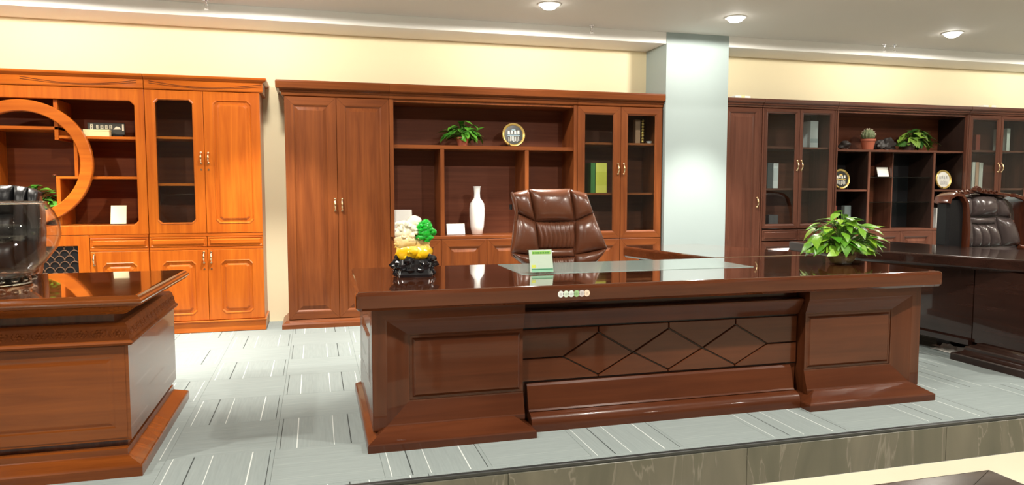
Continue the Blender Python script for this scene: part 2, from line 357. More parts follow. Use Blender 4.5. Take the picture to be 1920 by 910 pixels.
# ------------------------------------------------------------------ bookcases
FY, BY = 6.66, 7.045                       # carcass front and back
def pull(x, z, y, door, mz, h=.10):
    """slim bowed pull handle standing off a door"""
    m = MB(); n = 9; pts = []; rs = []
    for i in range(n):
        t = i/(n-1); pts.append((x, y-.004-.026*math.sin(math.pi*t), z-h/2+h*t)); rs.append(.0045+.0035*math.sin(math.pi*t))
    m.tube(pts, rs, 8)
    for zz in (z-h/2, z+h/2): m.lathe([(.009, -.008), (.011, 0), (.009, .008)], (x, y-.004, zz), 8)
    return m.build('handle', mz, door, 1)
def keyhole(x, z, y, door):
    MB().loft([[(x+.008*math.cos(a*math.pi/5), yy, z+.008*math.sin(a*math.pi/5)) for a in range(10)] for yy in (y, y-.003)]).build('keyhole', M['brass'], door)
def framed_door(par, x0, x1, z0, z1, fw, wx, wz, glass=False, handle=None, hz=None, yf=6.64, t=.02, thick_frame=.012, field=None):
    """mitred frame boards round a raised panel or a pane; the panel is the door part"""
    g = .0015; x0 += g; x1 -= g; z0 += g; z1 -= g
    prof = [(0, yf+t), (0, yf+.003), (.003, yf), (fw-.020, yf), (fw-.012, yf+.003), (fw-.003, yf+thick_frame), (fw, yf+thick_frame), (fw, yf+t)]
    if glass:
        d = MB(); d.box(x0+fw-.004, x1-fw+.004, yf+.013, yf+.017, z0+fw-.004, z1-fw+.004)
        door = d.build('glass_door', M['pane'], par)
    else:
        d = MB(); i = fw-.004
        d.loft(rect_loops(x0, x1, z0, z1, [(i, yf+t), (i, yf+.013), (fw+.004, yf+.013), (fw+.030, yf+.004), (fw+.034, yf+.002), (fw+.036, yf+.002)]))
        door = d.build('door', wz, par)
    for mb, nm, mt in zip(frame_boards(x0, x1, z0, z1, prof), ('rail', 'stile', 'rail', 'stile'), (wx, wz, wx, wz)): mb.build(nm, mt, door)
    if handle is not None: pull(handle, hz, yf, door, M['brass'])
    return door
def octo_door(par, x0, x1, z0, z1, px0, px1, pz0, pz1, m, glass=False, handle=None, hz=None, yf=6.64, key=True):
    """one-piece door with a clipped-corner panel or window"""
    g = .0015; x0 += g; x1 -= g; z0 += g; z1 -= g; t = .02
    def loop(a, b, c, e, h, y): return [(a+h,y,c),(b-h,y,c),(b,y,c+h),(b,y,e-h),(b-h,y,e),(a+h,y,e),(a,y,e-h),(a,y,c+h)]
    P = (px0, px1, pz0, pz1); ins = lambda d: (px0+d, px1-d, pz0+d, pz1-d)
    out = [loop(x0, x1, z0, z1, .0005, yf+t), loop(x0, x1, z0, z1, .0005, yf+.003), loop(x0+.003, x1-.003, z0+.003, z1-.003, .0005, yf), loop(*ins(-.012), .030, yf), loop(*ins(-.006), .030, yf-.004), loop(*ins(0), .028, yf+.004)]
    if glass:
        out += [loop(*ins(.002), .026, yf+t), loop(x0, x1, z0, z1, .0005, yf+t)]
        d = MB(); d.loft(out, False, False); door = d.build('glass_door', m, par)
        MB().box(px0-.01, px1+.01, yf+.012, yf+.016, pz0-.01, pz1+.01).build('pane', M['pane'], door)
    else:
        out += [loop(*ins(.004), .026, yf+.008), loop(*ins(.020), .022, yf+.008), loop(*ins(.034), .018, yf-.001), loop(*ins(.040), .018, yf-.002)]
        d = MB(); d.loft(out); door = d.build('door', m, par)
    if handle is not None:
        pull(handle, hz, yf, door, M['brass'], .085)
        if key: keyhole(handle, hz-.10, yf, door)
    return door
def drawer(par, x0, x1, z0, z1, m, yf=6.64):
    d = MB(); g = .002
    d.loft(rect_loops(x0+g, x1-g, z0+g, z1-g, [(0, yf+.02), (0, yf+.004), (.004, yf), (.010, yf), (.014, yf+.003), (.020, yf+.003), (.028, yf-.008), (.031, yf-.008)]))
    return d.build('drawer', m, par)
def carcass(par, x0, x1, z0, z1, m, inside, t=.022, back=True, yb=None):
    """sides, top, bottom and a back board, each a board of its own"""
    MB().box(x0+.0008, x0+t, FY, BY, z0, z1, .001).build('side_panel', m, par); MB().box(x1-t, x1-.0008, FY, BY, z0, z1, .001).build('side_panel', m, par)
    MB().box(x0+t, x1-t, FY, BY-.012, z1-t, z1, .001).build('top_panel', m, par); MB().box(x0+t, x1-t, FY, BY-.012, z0, z0+t, .001).build('bottom_panel', m, par)
    if back: MB().box(x0+t, x1-t, BY-.012, BY, z0, z1).build('back_panel', inside, par)
def sweep_cornice(par, x0, x1, pr, m, fl=0, fr=0, name='cornice'):
    """closed moulding: polygon of outer points + straight back; fl/fr = the overhang returns at a free end"""
    a = [(x0-(fl*(FY-y) if y < FY else 0), y, z) for y, z in pr]; b = [(x1+(fr*(FY-y) if y < FY else 0), y, z) for y, z in pr]
    ab = [(p[0], BY, p[2]) for p in a]; bb = [(p[0], BY, p[2]) for p in b]
    d = MB(); n = len(pr)
    vs = ab+a+b+bb; fs = []
    for k in range(3):
        for i in range(n-1): fs.append((k*n+i, k*n+i+1, (k+1)*n+i+1, (k+1)*n+i))
    fs.append((0, n, 2*n, 3*n)); fs.append((n-1, 2*n-1, 3*n-1, 4*n-1))
    for i in range(n-1): fs.append((i, i+1, 3*n+i+1, 3*n+i))
    d.add(vs, fs)
    return d.build(name, m, par)
G_MAIN, G_LEFT, G_RIGHT = 'units of the brown wall bookcase', 'units of the orange wall bookcase', 'units of the plum brown wall bookcase'
CM = [(6.652, 2.052), (6.640, 2.060), (6.636, 2.085), (6.622, 2.092), (6.622, 2.108), (6.600, 2.112), (6.592, 2.118), (6.590, 2.170), (6.596, 2.184), (6.602, 2.186)]
BM_ = [(6.602, 0.0), (6.602, .036), (6.612, .050), (6.630, .060), (6.636, .072), (6.652, .074)]
def base_and_cornice(t, x0, x1, m, cm=CM, bm=BM_, fl=0, fr=0):
    sweep_cornice(t, x0+.0008, x1-.0008, cm, m, fl, fr); sweep_cornice(t, x0+.0008, x1-.0008, bm, m, fl, fr, 'plinth')

# ---- main brown bookcase
bz, bx = M['brown_z'], M['brown_x']
t = thing('wardrobe_cabinet', 'tall red brown wardrobe unit with two full-height panelled doors', 'cabinet', (.21, 6.85, 0), G_MAIN)
carcass(t, -.242, .665, .074, 2.052, bz, M['inside']); base_and_cornice(t, -.242, .665, bx, fl=1)
framed_door(t, -.240, .200, .076, 2.050, .085, bx, bz, handle=.176, hz=1.10); framed_door(t, .200, .663, .076, 2.050, .085, bx, bz, handle=.236, hz=1.10)
t = thing('open_bookcase', 'wide open red brown bookcase unit behind the brown chair, white vase on its ledge', 'bookcase', (1.57, 6.85, 0), G_MAIN)
carcass(t, .665, 2.478, .074, 2.052, bz, M['inside']); base_and_cornice(t, .665, 2.478, bx)
MB().box(.687, 2.456, 6.672, 7.03, 1.612, 1.647, .002).build('shelf', bx, t)
MB().box(.687, 2.456, 6.645, 7.03, .772, .801, .003).build('ledge', bx, t)
for x in (1.153, 1.975): MB().box(x-.019, x+.019, 6.675, 7.03, .801, 1.612, .002).build('divider', bz, t)
MB().box(.666, .702, 6.640, 6.66, .801, 2.050, .002).build('face_stile', bz, t); MB().box(2.441, 2.477, 6.640, 6.66, .801, 2.050, .002).build('face_stile', bz, t)
for a, b in ((.668, 1.132), (1.132, 1.570), (1.570, 2.010), (2.010, 2.475)): framed_door(t, a, b, .076, .770, .085, bx, bz)
t = thing('glazed_bookcase', 'red brown bookcase unit with two glass doors, next to the pillar', 'bookcase', (2.94, 6.85, 0), G_MAIN)
carcass(t, 2.478, 3.388, .074, 2.052, bz, M['inside']); base_and_cornice(t, 2.478, 3.388, bx)
for z in (1.70, 1.203): MB().box(2.501, 3.365, 6.675, 7.03, z-.022, z, .002).build('shelf', bx, t)
MB().box(2.501, 3.365, 6.665, 7.03, .745, .77, .002).build('shelf', bx, t)
framed_door(t, 2.480, 2.934, .750, 2.050, .078, bx, bz, True, 2.905, 1.44); framed_door(t, 2.934, 3.386, .750, 2.050, .078, bx, bz, True, 2.965, 1.44)
framed_door(t, 2.480, 2.934, .076, .748, .085, bx, bz); framed_door(t, 2.934, 3.386, .076, .748, .085, bx, bz)

# ---- orange bookcase
oz, ox = M['orange_z'], M['orange_x']
CL = [(6.652, 2.068), (6.636, 2.072), (6.632, 2.080), (6.634, 2.150), (6.622, 2.156), (6.604, 2.170), (6.600, 2.184), (6.606, 2.190)]
BL = [(6.642, .004), (6.642, .085), (6.630, .088), (6.626, .098), (6.630, .104), (6.652, .106)]
def swoosh(par, x0, x1):       # shallow carved curve on the cornice board
    for dz, k in ((0, 1), (.012, .75)):
        m = MB(); m.tube([(x0+(x1-x0)*i/24, 6.631, 2.138-dz*1.5-.042*k*math.sin(math.pi*i/24)) for i in range(25)], .0022, 5); m.build('carved_line', M['brown_x'], par)
t = thing('curio_bookcase', 'open orange bookcase unit with a big round wooden ring in front', 'bookcase', (-2.25, 6.85, 0), G_LEFT)
xa, xb = -3.145, -1.353
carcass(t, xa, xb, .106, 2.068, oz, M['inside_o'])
c = sweep_cornice(t, xa, xb-.0008, CL, ox, 1, 0); swoosh(c, xa+.9, xb-.05); sweep_cornice(t, xa, xb-.0008, BL, ox, 1, 0, 'plinth')
# face frame with clipped corners round the opening
def lp(a, b, cc, e, h, y): return [(a+h,y,cc),(b-h,y,cc),(b,y,cc+h),(b,y,e-h),(b-h,y,e),(a+h,y,e),(a,y,e-h),(a,y,cc+h)]
MB().loft([lp(xa, xb, .862, 2.066, .0005, 6.66), lp(xa, xb, .862, 2.066, .0005, 6.643), lp(xa+.003, xb-.003, .865, 2.063, .0005, 6.64), lp(-3.077, -1.423, .937, 1.972, .035, 6.64), lp(-3.073, -1.427, .942, 1.967, .034, 6.645), lp(-3.073, -1.427, .942, 1.967, .034, 6.66), lp(xa, xb, .862, 2.066, .0005, 6.66)], False, False).build('face_frame', oz, t)
MB().box(xa+.022, xb-.022, 6.66, 7.03, .915, .942, .001).build('ledge', ox, t)
for a, b, z0, z1, nm in ((-2.030, -2.000, 1.660, 1.968, 'post'), (-1.895, -1.868, 1.345, 1.653, 'post'), (-2.034, -2.004, .942, 1.325, 'post'), (-2.53, -2.50, .942, 1.722, 'post')):
    MB().box(a, b, 6.672, 7.03, z0, z1, .002).build(nm, oz, t)
for a, b, z0, z1 in ((-3.122, -2.000, 1.722, 1.747), (-2.000, -1.376, 1.653, 1.675), (-2.034, -1.376, 1.325, 1.345)):
    MB().box(a, b, 6.672, 7.03, z0, z1, .002).build('shelf', ox, t)
MB().box(-2.03, -2.0, 6.672, 7.03, 1.640, 1.660, .002).build('shelf_end', ox, t)
MB().lathe([(.001, -.012), (.012, -.010), (.018, 0), (.012, .010), (.001, .012)], (-2.050, 6.70, 1.352), 14).build('scroll_end', M['carved'], t, 1)
MB().lathe([(.012, 0), (.016, .008), (.010, .02), (.001, .026)], (-1.882, 6.69, 1.675), 12).build('knob', oz, t, 1)
n = 96; rg = MB()
rg.loft([[(-2.25+r*math.cos(2*math.pi*i/n), y, 1.453+r*math.sin(2*math.pi*i/n)) for i in range(n)] for r, y in ((.502, 6.668), (.502, 6.628), (.496, 6.622), (.416, 6.622), (.410, 6.628), (.410, 6.668), (.502, 6.668))], False, False)
rg.build('ring', M['orange_x'], t, .5)
# lower half: drawers, doors, dark scale-pattern grille
for a, b in ((xa+.006, -2.70), (-1.800, xb-.004)):
    drawer(t, a, b, .745, .835, ox)
    for z0, z1 in ((.836, .861), (.723, .744)): MB().box(a, b, 6.642, 6.66, z0, z1, .002).build('rail', ox, t)
    octo_door(t, a, b, .108, .722, a+.10, b-.10, .175, .615, oz, handle=(a+.03 if a > -2 else b-.03), hz=.655, key=False)
MB().loft(rect_loops(-2.698, -1.802, .106, .860, [(0, 6.66), (0, 6.644), (.003, 6.641), (.085, 6.641), (.088, 6.648), (.088, 6.66)])+rect_loops(-2.698, -1.802, .106, .860, [(0, 6.66)]), False, False).build('grille_frame', oz, t)
gr = MB().box(-2.612, -1.888, 6.656, 6.659, .19, .775).build('grille', M['dark_back'], t)
fr = MB(); pw, ph = .073, .046
for r in range(13):
    for k in range(11):
        cx = -2.612+pw*(k+(.5 if r % 2 else 0)); cz = .19+ph*r
        if cx < -2.61 or cx > -1.89: continue
        pts = [(cx+pw*.5*math.cos(a), 6.652, cz+ph*.92*math.sin(a)) for a in [math.pi*q/8 for q in range(9)]]
        pts = [p for p in pts if -2.611 <= p[0] <= -1.889 and p[2] < .776]
        if len(pts) > 2: fr.tube(pts, .0042, 5)
tag(fr.build('fretwork', mat('grille bronze', (.16, .085, .05), .4), gr), kind='stuff')
t = thing('glazed_cupboard', 'orange cupboard unit with one glass door and one solid door beside the bright wall gap', 'cabinet', (-.9, 6.85, 0), G_LEFT)
xa, xb = -1.350, -.442
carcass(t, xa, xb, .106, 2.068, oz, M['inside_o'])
c = sweep_cornice(t, xa+.0008, xb, CL, ox, 0, 1); swoosh(c, xa+.04, xb+.02); sweep_cornice(t, xa+.0008, xb, BL, ox, 0, .4, 'plinth')
for z in (1.683, 1.288): MB().box(xa+.022, xb-.022, 6.672, 7.03, z-.02, z, .002).build('shelf', ox, t)
MB().box(xa+.022, xb-.022, 6.66, 7.03, .842, .862, .001).build('shelf', ox, t)
for z0, z1 in ((.836, .861), (.723, .744)): MB().box(xa+.002, xb-.002, 6.642, 6.66, z0, z1, .002).build('rail', ox, t)
octo_door(t, xa, -.898, .862, 2.066, -1.272, -.985, .955, 1.986, oz, True, -.926, 1.505)
octo_door(t, -.898, xb, .862, 2.066, -.812, -.522, .955, 1.986, oz, False, -.868, 1.505)
drawer(t, xa, -.898, .745, .835, ox); drawer(t, -.898, xb, .745, .835, ox)
octo_door(t, xa, -.898, .108, .722, -1.245, -1.000, .172, .618, oz, False, -.926, .655); octo_door(t, -.898, xb, .108, .722, -.785, -.540, .172, .618, oz, False, -.868, .655)

# ---- plum brown bookcase right of the pillar
rz, rx = M['right_z'], M['right_x']
CR = [(6.652, 2.088), (6.640, 2.094), (6.636, 2.110), (6.624, 2.116), (6.624, 2.130), (6.610, 2.138), (6.602, 2.150), (6.604, 2.176), (6.612, 2.180)]
def rbase(t, x0, x1): base_and_cornice(t, x0, x1, rx, CR)
t = thing('narrow_wardrobe', 'narrow plum brown wardrobe unit with one tall door, against the pillar', 'cabinet', (4.32, 6.85, 0), G_RIGHT)
carcass(t, 4.100, 4.530, .074, 2.088, rz, M['inside']); rbase(t, 4.100, 4.530)
framed_door(t, 4.102, 4.510, .076, 2.086, .060, rx, rz, handle=4.488, hz=1.10); MB().box(4.510, 4.529, 6.640, 6.66, .076, 2.086, .004).build('face_stile', rz, t)
def glazed(name, label, x0, x1):
    t = thing(name, label, 'bookcase', ((x0+x1)/2, 6.85, 0), G_RIGHT)
    carcass(t, x0, x1, .074, 2.088, rz, M['inside']); rbase(t, x0, x1)
    xm = (x0+x1)/2
    for z in (1.690, 1.250, .815): MB().box(x0+.023, x1-.023, 6.672, 7.03, z-.022, z, .002).build('shelf', rx, t)
    for x in (x0, x1-.022): MB().box(x+.001, x+.021, 6.634, 6.66, .076, 2.086, .006).build('pilaster', rz, t)
    framed_door(t, x0+.022, xm, .822, 2.086, .048, rx, rz, True, xm-.026, 1.49); framed_door(t, xm, x1-.022, .822, 2.086, .048, rx, rz, True, xm+.026, 1.49)
    for a, b in ((x0+.022, xm), (xm, x1-.022)):
        drawer(t, a, b, .690, .808, rx, 6.632); framed_door(t, a, b, .076, .684, .07, rx, rz)
    return t
glazed('glass_door_bookcase', 'plum brown bookcase unit with two glass doors, between narrow wardrobe and open shelves', 4.535, 5.447)
t = thing('open_display_case', 'open plum brown display unit with cactus and potted vine on its long shelf', 'bookcase', (6.34, 6.85, 0), G_RIGHT)
carcass(t, 5.450, 7.236, .074, 2.088, rz, M['inside']); rbase(t, 5.450, 7.236)
MB().box(5.473, 7.213, 6.672, 7.03, 1.652, 1.676, .002).build('shelf', rx, t); MB().box(5.473, 7.213, 6.640, 7.03, .768, .795, .003).build('ledge', rx, t)
for x in (5.918, 6.805):
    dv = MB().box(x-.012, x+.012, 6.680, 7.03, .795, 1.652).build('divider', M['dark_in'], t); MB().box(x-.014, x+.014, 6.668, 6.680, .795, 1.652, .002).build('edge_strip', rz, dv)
MB().box(6.31, 6.324, 6.76, 7.03, .795, 1.652, .001).build('divider', rz, t)
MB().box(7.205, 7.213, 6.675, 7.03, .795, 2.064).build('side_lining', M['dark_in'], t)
MB().box(6.326, 6.790, 7.024, 7.032, .796, 1.651).build('dark_panel', M['dark_back'], t)  # near black sheet: shade on this half of the back, put into colour
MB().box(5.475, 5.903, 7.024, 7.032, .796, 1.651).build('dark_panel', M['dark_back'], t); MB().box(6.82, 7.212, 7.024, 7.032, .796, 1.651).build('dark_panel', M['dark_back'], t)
MB().box(5.474, 5.904, 6.68, 7.023, 1.214, 1.236, .002).build('shelf', rx, t); MB().box(6.819, 7.212, 6.68, 7.023, 1.214, 1.236, .002).build('shelf', rx, t)
for z in (1.378, 1.098):
    MB().box(5.933, 6.309, 6.70, 7.023, z-.010, z, .001).build('glass_shelf', M['shelf_glass'], t); MB().box(6.325, 6.790, 6.70, 7.023, z-.010, z, .001).build('glass_shelf', M['shelf_glass'], t)
for a, b in ((5.452, 5.897), (5.897, 6.343), (6.343, 6.789), (6.789, 7.234)): framed_door(t, a, b, .076, .766, .075, rx, rz)
for x in (5.452, 7.214): MB().box(x, x+.020, 6.634, 6.66, .797, 2.086, .005).build('pilaster', rz, t)
glazed('end_glass_bookcase', 'plum brown glass door bookcase unit behind the carved chair', 7.240, 8.180)

# ------------------------------------------------------------------ main desk
def boards_from_rects(rects, sides, mp=XZ):
    """rects = [(u0,u1,v0,v1,depth)...] outside to inside and back; one closed board per side"""
    out = {}
    for s in sides:
        la = []; lb = []
        for (u0, u1, v0, v1, d) in rects:
            a, b = {'l': ((u0,v0),(u0,v1)), 'r': ((u1,v0),(u1,v1)), 't': ((u0,v1),(u1,v1)), 'b': ((u0,v0),(u1,v0))}[s]
            la.append(mp(a[0], a[1], d)); lb.append(mp(b[0], b[1], d))
        m = MB(); m.loft([la, lb]); out[s] = m
    return out
dk = thing('executive_desk', 'large dark red brown executive desk with a diamond pattern front and six round stickers', 'desk', (1.86, 3.9, 0))
dx, dz_, dy = M['desk_x'], M['desk_z'], M['desk_y']
TP = [(.014, .670), (0, .684), (0, .742), (.004, .752), (.012, .758), (.020, .760)]
MB_ = MB(); prism(MB_, round_poly([(.172, 3.38), (3.555, 3.38), (3.555, 4.472), (.192, 4.472)], [.03, .03, .02, .03]), TP); top = MB_.build('desktop', M['gloss_x'], dk)
m = MB(); prism(m, round_poly([(2.70, 4.474), (3.555, 4.474), (3.555, 4.70), (3.270, 5.70), (2.488, 5.60)], [0, 0, .05, .05, .05]), TP); m.build('return_top', M['gloss_y'], dk)
m = MB(); prism(m, [(2.82, 4.50), (3.44, 4.50), (3.44, 4.70), (3.16, 5.60), (2.62, 5.53)], [(0, .06), (0, .670)]); m.build('return_cabinet', dz_, dk)
m = MB(); prism(m, [(2.79, 4.50), (3.47, 4.50), (3.47, 4.70), (3.19, 5.63), (2.59, 5.56)], [(0, 0), (0, .05), (.02, .06)]); m.build('return_plinth', dy, dk)
MB().box(1.115, 2.605, 3.870, 4.425, .759, .7622, .001).build('desk_pad', M['pad'], dk)
PP = [(0, 0), (0, .034), (.004, .040), (.012, .044), (.045, .064), (.075, .082), (.093, .092), (.097, .094)]
def pedestal(side):
    xo, xi = (.250, 1.012) if side == 'l' else (3.466, 2.690)
    sg = 1 if side == 'l' else -1
    x0, x1 = min(xo, xi), max(xo, xi)
    p = MB().box(x0+.006, x1, 3.488, 4.40, .06, .670).build('pedestal', dz_, dk)
    def rc(i, v0, v1, d): return ((xo+i, xi, v0, v1, d) if side == 'l' else (xi, xo-i, v0, v1, d))
    rects = [rc(0, .070, .670, 3.489), rc(0, .070, .670, 3.452), rc(.003, .073, .667, 3.449), rc(.066, .094, .614, 3.449), rc(.071, .099, .609, 3.452), rc(.176, .198, .533, 3.482), rc(.182, .204, .527, 3.482), rc(.182, .204, .527, 3.489)]
    b = boards_from_rects(rects, 'tb'+side)
    b['t'].build('front_rail', dx, p); b['b'].build('front_rail', dx, p); b[side].build('front_stile', dz_, p)
    a0, a1 = (x0+.184, x1-.004) if side == 'l' else (x0+.004, x1-.184)
    MB().loft(rect_loops(a0, a1, .206, .525, [(0, 3.489), (0, 3.486), (.012, 3.486), (.020, 3.478), (.026, 3.474), (.030, 3.474)])).build('front_panel', dx, p)
    if side == 'l':      # framed outer side
        mp = lambda u, v, d: (d, u, v)
        for q, nm in zip(frame_boards(3.50, 4.40, .070, .670, [(0, .257), (0, .252), (.003, .250), (.07, .250), (.16, .256), (.16, .257)], mp), ('side_rail', 'side_stile', 'side_rail', 'side_stile')): q.build(nm, dy, p)
        MB().loft(rect_loops(3.50, 4.40, .070, .670, [(.162, .257), (.165, .256), (.20, .250), (.205, .2495)], mp)).build('side_panel', dy, p)
    e0, e1 = (.218, 1.046) if side == 'l' else (2.640, 3.500)
    q = MB(); prism(q, [(e0, 3.354), (e1, 3.354), (e1, 4.49), (e0, 4.49)], PP); q.build('plinth', dx, dk)
pedestal('l'); pedestal('r')
mo = MB().box(1.012, 2.690, 3.566, 3.60, .06, .670).build('modesty_panel', dx, dk)
MB().loft([[(x, y, z) for y, z in ((3.566, .616), (3.500, .616), (3.497, .612), (3.497, .604), (3.540, .530), (3.546, .520), (3.566, .520))] for x in (1.013, 2.689)]).build('upper_moulding', dx, mo)
MB().loft([[(x, y, z) for y, z in ((3.566, .215), (3.548, .226), (3.540, .226), (3.532, .215), (3.500, .100), (3.492, .092), (3.566, .092))] for x in (1.047, 2.639)]).build('lower_moulding', dx, mo)
cv = [(3.436, 0), (3.436, .026)]+[(3.436+.054*(1-math.cos(a)), .030+.058*math.sin(a)) for a in [math.pi/2*k/8 for k in range(9)]]+[(3.60, .088), (3.60, 0)]
MB().loft([[(x, y, z) for y, z in cv] for x in (1.047, 2.639)]).build('plinth', dx, dk, .6)
MB().box(1.012, 2.690, 3.5655, 3.5664, .226, .522).build('backing_strip', M['dark_back'], mo)
zl, zt, zb, za, zo, zm = 1.250, .512, .232, .476, .246, .355
xm1, xm2, xr = 1.655, 2.075, 2.490; ap = (1.452, 1.866, 2.283); L0, L1 = 1.014, 2.688
pcs = [[(L0, zm), (zl, zm), (ap[0], za), (ap[0], zt), (L0, zt)], [(L0, zb), (ap[0], zb), (ap[0], zo), (zl, zm), (L0, zm)],
       [(zl, zm), (ap[0], zo), (xm1, zm), (ap[0], za)], [(xm1, zm), (ap[1], zo), (xm2, zm), (ap[1], za)], [(xm2, zm), (ap[2], zo), (xr, zm), (ap[2], za)],
       [(ap[0], za), (xm1, zm), (ap[1], za), (ap[1], zt), (ap[0], zt)], [(ap[1], za), (xm2, zm), (ap[2], za), (ap[2], zt), (ap[1], zt)],
       [(ap[0], zb), (ap[1], zb), (ap[1], zo), (xm1, zm), (ap[0], zo)], [(ap[1], zb), (ap[2], zb), (ap[2], zo), (xm2, zm), (ap[1], zo)],
       [(ap[2], za), (xr, zm), (L1, zm), (L1, zt), (ap[2], zt)], [(ap[2], zo), (ap[2], zb), (L1, zb), (L1, zm), (xr, zm)]]
for P in pcs:
    m = MB(); m.loft([[(x, y, z) for x, z in inset_poly(P, d)] for d, y in ((.0025, 3.5655), (.0030, 3.553), (.0055, 3.549))]); m.build('veneer_panel', dx, mo)
for k, c in enumerate(((.70, .74, .74), (.62, .74, .62), (.68, .76, .74), (.30, .50, .24), (.55, .53, .53), (.80, .66, .52))):
    x = 1.178+.0278*k; q = MB(); q.loft([[(x+r*math.cos(a*math.pi/10), y, .716+r*1.06*math.sin(a*math.pi/10)) for a in range(20)] for r, y in ((.0158, 3.3799), (.0158, 3.3790))])
    st = q.build('sticker', mat('sticker paper %d' % k, c, .5), dk)
    q = MB(); q.loft([[(x+r*math.cos(a*math.pi/6), y, .715+r*math.sin(a*math.pi/6)) for a in range(12)] for r, y in ((.0075, 3.3790), (.0075, 3.3786))])
    q.build('printed_mark', mat('sticker print %d' % k, tuple(v*.75 for v in c), .5), st)

# ------------------------------------------------------------------ left desk
ld = thing('carved_desk', 'glossy chestnut desk with a carved band under its moulded top, fish bowl on it', 'desk', (-1.9, 3.9, 0))
lx, ly = M['ldesk_x'], M['ldesk_y']
m = MB(); prism(m, [(-3.1, 3.335), (-.718, 3.335), (-.690, 4.37), (-3.1, 4.37)], [(.100, .700), (.085, .702), (.022, .742), (.012, .746), (.012, .754), (.002, .758), (0, .764), (.002, .771), (.010, .775), (.013, .783), (.020, .789), (.03, .79)]); m.build('desktop', M['lgloss'], ld)
MB().box(-2.98, -.86, 3.48, 4.40, .655, .701).build('neck', M['carved'], ld)
fz = MB(); prism(fz, [(-3.06, 3.412), (-.775, 3.412), (-.775, 4.50), (-3.06, 4.50)], [(.02, .560), (.004, .566), (0, .574), (.004, .582), (.012, .586), (.026, .646), (.030, .652), (.036, .658)]); fz = fz.build('carved_frieze', M['ldesk_matt'], ld)
rm = None
def rosette(x, y, z, rz):
    global rm
    if rm is None:
        q = MB(); q.sphere((0, 0, 0), .008, 8, 5, 1, .6)
        for k in range(6):
            a = k*math.pi/3; q.sphere((.014*math.cos(a), .001, .014*math.sin(a)), .007, 6, 4, 1, .5)
        for s in (-1, 1): q.tube([(s*.022, 0, -.014), (s*.031, 0, -.004), (s*.031, 0, .010), (s*.024, 0, .014)], .003, 5)
        o = q.build('carved_rosette', M['ldesk_matt'], fz, 1); rm = o.data; rm.transform(Matrix.Translation(ROOT[ld]))
    else:
        o = D.objects.new('carved_rosette', rm); COL.objects.link(o); o.parent = fz
    o.location = Vector((x, y, z))-ROOT[ld]; o.rotation_euler = (R(-13), 0, rz)
for k in range(30): rosette(-.835-.075*k, 3.431, .616, 0)
for k in range(14): rosette(-.794, 3.48+.074*k, .616, math.pi/2)
m = MB(); prism(m, [(-3.04, 3.440), (-.800, 3.440), (-.800, 4.50), (-3.04, 4.50)], [(0, .138), (0, .562)]); bd = m.build('body', lx, ld)
MB().box(-3.0, -.822, 3.468, 4.48, .10, .139).build('groove', M['carved'], ld)
# shallow frame on the front and a plain side sheet
MB().loft(rect_loops(-3.02, -.815, .150, .556, [(0, 3.440), (.0, 3.437), (.045, 3.437), (.052, 3.4385), (.056, 3.4385), (.066, 3.4365), (.072, 3.436)], XZ)).build('front_panel', lx, bd)
m = MB(); prism(m, [(-3.1, 3.352), (-.742, 3.352), (-.742, 4.56), (-3.1, 4.56)], [(0, 0), (0, .040), (.003, .046), (.008, .050), (.066, .076), (.070, .080), (.072, .104), (.082, .108)]); m.build('plinth', lx, ld)

# ------------------------------------------------------------------ right desk
rd = thing('dark_desk', 'very dark brown desk standing right of the middle desk, carved chair behind it', 'desk', (5.6, 4.2, 0))
m = MB(); prism(m, round_poly([(4.235, 5.76), (4.19, 4.80), (4.62, 3.75), (4.76, 3.33), (7.3, 3.33), (7.3, 4.45), (5.25, 4.45), (5.10, 5.76)], [.03, .03, .05, .03, .03, .03, 0, .03]), [(.02, .668), (.004, .680), (0, .690), (0, .748), (.006, .757), (.014, .760)]); m.build('desktop', M['rdesk'], rd)
m = MB(); prism(m, [(4.53, 5.58), (4.60, 4.12), (5.0, 4.12), (5.0, 5.58)], [(0, .14), (0, .668)]); m.build('return_cabinet', M['rdesk'], rd)
m = MB(); prism(m, [(4.50, 5.60), (4.57, 4.115), (5.02, 4.115), (5.02, 5.60)], [(0, .105), (0, .143), (.008, .15), (.03, .15)]); m.build('bottom_rail', M['rdesk'], rd)
for yy in (4.50, 5.45): MB().box(4.75, 4.95, yy-.06, yy+.06, 0, .106).build('foot', M['rdesk'], rd)
MB().box(4.60, 5.2, 3.42, 4.11, .13, .668).build('pedestal', M['rdesk'], rd); MB().box(6.6, 7.2, 3.42, 4.35, .13, .668).build('pedestal', M['rdesk'], rd)
MB().box(5.2, 6.6, 3.60, 3.64, .10, .668).build('modesty_panel', M['rdesk'], rd)
for a, b in ((4.460, 5.26), (6.54, 7.28)):
    m = MB(); prism(m, [(a, 3.34), (b, 3.34), (b, 4.16), (a, 4.16)], [(0, 0), (0, .045), (.006, .052), (.055, .070), (.060, .082), (.060, .098), (.066, .106), (.110, .122), (.116, .135)]); m.build('plinth', M['rdesk'], rd)

